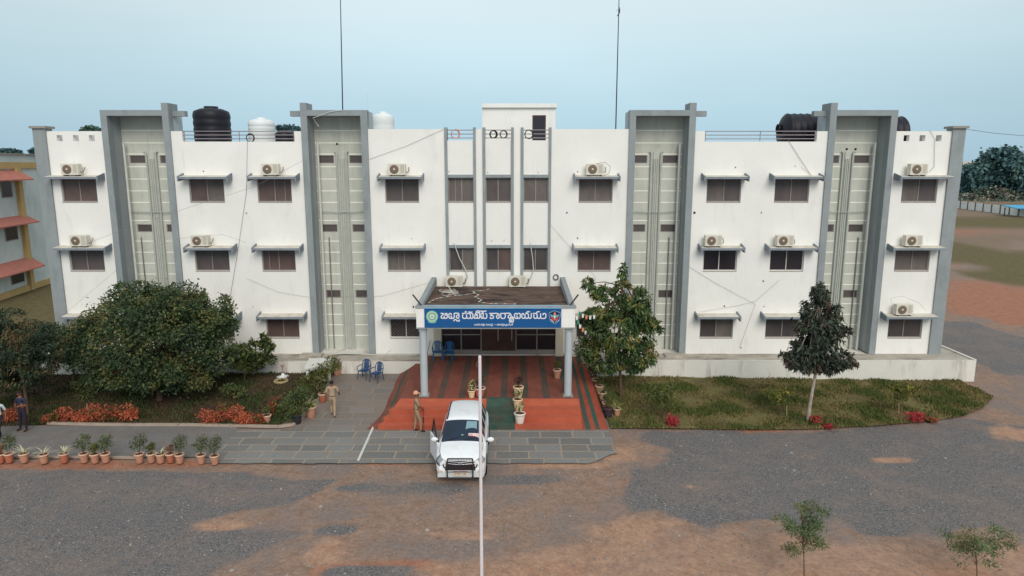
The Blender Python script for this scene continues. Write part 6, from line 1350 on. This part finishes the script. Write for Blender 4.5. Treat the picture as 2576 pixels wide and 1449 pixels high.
for k in range(n + 1):
    a = a0 + dirw * 3.6 * k; MB().box(a.x - .17, a.x + .17, a.y - .17, a.y + .17, 0, 1.9).build('post', mat('wall_post_dark', L(110, 104, 98), .9, .1, 2), cw)
FT = [leaf_mat('far_tree_haze_dark', L(72, 102, 106)), leaf_mat('far_tree_haze_mid', L(84, 116, 114)), leaf_mat('far_tree_haze_olive', L(84, 108, 98))]  # distance haze is mixed into these bluish leaf colours
def far_tree(label, u, vb, blobs, n, seed, ln=1.1, cat='tree', d=None):
    g = gnd(u, vb)
    if d: g = Vector(((u - 1288) / F * d, d - CD, 0))
    t_ = thing('tree', label, cat, tuple(g), 0, 'trees beyond the boundary wall'); bl = []
    for (a, b_, c_, e_) in blobs: bl.append(pb(a, b_, g.y, c_, e_))
    mb = MB(); mb.tube([tuple(g), Vector(g).lerp(Vector(bl[0][0]), .6), bl[0][0]], [.45, .3, .15], 7)
    for b_ in bl[1:]: mb.tube([Vector(g).lerp(Vector(bl[0][0]), .5), b_[0]], [.22, .08], 6)
    mb.build('trunk', BARK, t_); foliage('crown', bl, n, ln, ln * .7, FT, t_, seed, .4, .0, .25); return t_
far_tree('huge dark spreading tree behind the boundary wall at the right edge', 2520, 500, [(2520, 420, 60, 50), (2480, 440, 50, 34), (2560, 440, 50, 50), (2530, 395, 36, 24), (2450, 450, 34, 40)], 9000, 201, 1.5)
far_tree('dark tree just right of the corner pier behind the white wall', 2440, 495, [(2440, 445, 34, 30), (2420, 432, 30, 20), (2455, 462, 34, 26), (2425, 465, 30, 28), (2470, 440, 30, 34), (2400, 450, 30, 36)], 9000, 202, 1.1)
far_tree('dark green tree mass running out of the photo at the right', 2620, 500, [(2620, 430, 50, 56), (2580, 450, 30, 34), (2660, 430, 60, 50)], 5000, 203, 1.5)
far_tree('distant treetop showing above the parapet right of the left corner pier', 230, 0, [(228, 326, 20, 9), (248, 330, 14, 7), (210, 330, 12, 5)], 1400, 204, .5, 'tree', 105)
far_tree('distant treetop above the left railing beside the second portal', 720, 0, [(716, 322, 24, 9), (742, 326, 18, 8)], 1400, 205, .5, 'tree', 100)
for i, (u, v, ru, rv) in enumerate(((-60, 384, 60, 12), (25, 383, 44, 9), (82, 381, 28, 9))): far_tree(('line of low treetops above the neighbouring roof, outside the left edge', 'low treetops peeking above the neighbouring roof at the far left', 'treetop between the neighbouring roof and the corner pier')[i], u, 0, [(u, v, ru, rv)], 1600, 206 + i, .6, 'tree', 100)
# scrub, rubble, blue roofed shed
SC = [leaf_mat('scrub_green', L(84, 98, 84)), leaf_mat('scrub_grey', L(128, 134, 124)), leaf_mat('scrub_brown', L(124, 108, 94))]
g = gnd(2500, 505)
o = foliage('scrub', [pb(u, v, g.y + dy, ru, rv) for u, v, ru, rv, dy in ((2430, 500, 40, 14, 4), (2490, 488, 50, 20, 8), (2550, 498, 60, 22, 10), (2610, 500, 60, 22, 8), (2500, 508, 80, 8, 0))], 6500, .9, .6, SC, None, 301, .2, -.1, .3); tag(o, 'grey green scrub behind the white boundary wall', 'scrub', kind='stuff')
g = gnd(2490, 500); mb = MB()
for k in range(60): p = pb(rnd.gauss(2495, 26), rnd.gauss(478, 7), g.y - 1, 1, 1)[0]; r = rnd.uniform(.3, 1.1); mb.ell(p, (r, r, r * .5), 7, 5)
tag(mb.build('rubble_heap', mat('rubble', L(176, 174, 160), .95, .2, .8)), 'pale rubble heap beyond the white boundary wall', 'rubble heap', kind='stuff')
g = gnd(2565, 545); t_ = thing('shed', 'open shed with a bright blue sheet roof by the white boundary wall', 'shed', (g.x, g.y, 0)); z_ = at(2565, 522, g.y).z
MB().hexa([(g.x - 2.2, g.y - 2, z_ - .15), (g.x + 8, g.y - 2, z_ - .2), (g.x + 8, g.y + 3, z_ + .2), (g.x - 2, g.y + 3, z_ + .2), (g.x - 2.2, g.y - 2, z_ - .05), (g.x + 8, g.y - 2, z_ - .05), (g.x + 8, g.y + 3, z_ + .4), (g.x - 2, g.y + 3, z_ + .35)]).build('roof', mat('sheet_blue', L(60, 160, 200), .5, .1, 1), t_)
for dx, dy in ((-1.6, -1.6), (1.2, -1.6), (4.5, -1.6), (-1.4, 2.6), (4, 2.6)): MB().tube([(g.x + dx, g.y + dy, 0), (g.x + dx, g.y + dy, z_ - .18)], .12, 6).build('post', BARK, t_)
p = at(2436, 406, 230); mb = MB().box(p.x - 2, p.x + 2, 230, 238, 0, p.z); fh = mb.build('distant_house', mat('far_house', L(206, 196, 192), .9, .05, .5)); tag(fh, 'pale house glimpsed between the trees beside the right corner pier', 'house')

# ---------------------------------------------------------------- loose stones and leaf litter on the yard
mb = MB(); rs = np.random.RandomState(5)
for k in range(1700):
    u_ = rs.uniform(-60, 2640); v_ = rs.uniform(1085, 1470); q = gnd(u_, v_)
    if -15.5 < q.x < 4.6 and q.y > PF - .1: continue
    if q.y > -9 and q.x < -5: continue
    r = rs.uniform(.012, .04) * (2.2 if rs.rand() < .02 else 1); a = rs.uniform(0, 6.28)
    P = [(q.x + r * math.cos(a + j * 1.257) * rs.uniform(.7, 1.2), q.y + r * math.sin(a + j * 1.257) * rs.uniform(.7, 1.2), q.z - .03) for j in range(5)]
    mb.add(P + [(q.x, q.y, q.z - .03 + r * .9)], [(j, (j + 1) % 5, 5) for j in range(5)], 0 if rs.rand() < .6 else 1)
tag(mb.build('gravel', [mat('stone_grey', L(132, 130, 130), .9, .3, 6), mat('stone_pale', L(156, 146, 136), .9, .2, 6)]), 'loose stones scattered over the yard', kind='stuff')
mb = MB()
for k in range(900):
    u_ = rs.uniform(1560, 2480); v_ = rs.uniform(1052, 1088); q = gnd(u_, v_); r = rs.uniform(.02, .05); a = rs.uniform(0, 6.28); z_ = gz(q.x, q.y) + .045
    mb.add([(q.x - r * math.cos(a), q.y - r * math.sin(a), z_), (q.x + r * .4 * math.sin(a), q.y - r * .4 * math.cos(a), z_ + .01), (q.x + r * math.cos(a), q.y + r * math.sin(a), z_), (q.x - r * .4 * math.sin(a), q.y + r * .4 * math.cos(a), z_ + .01)], [(0, 1, 2, 3)])
tag(mb.build('leaf_litter', mat('dry_leaf', L(146, 104, 70), .8, .3, 8)), 'dry leaves scattered along the front edge of the right lawn', kind='stuff')
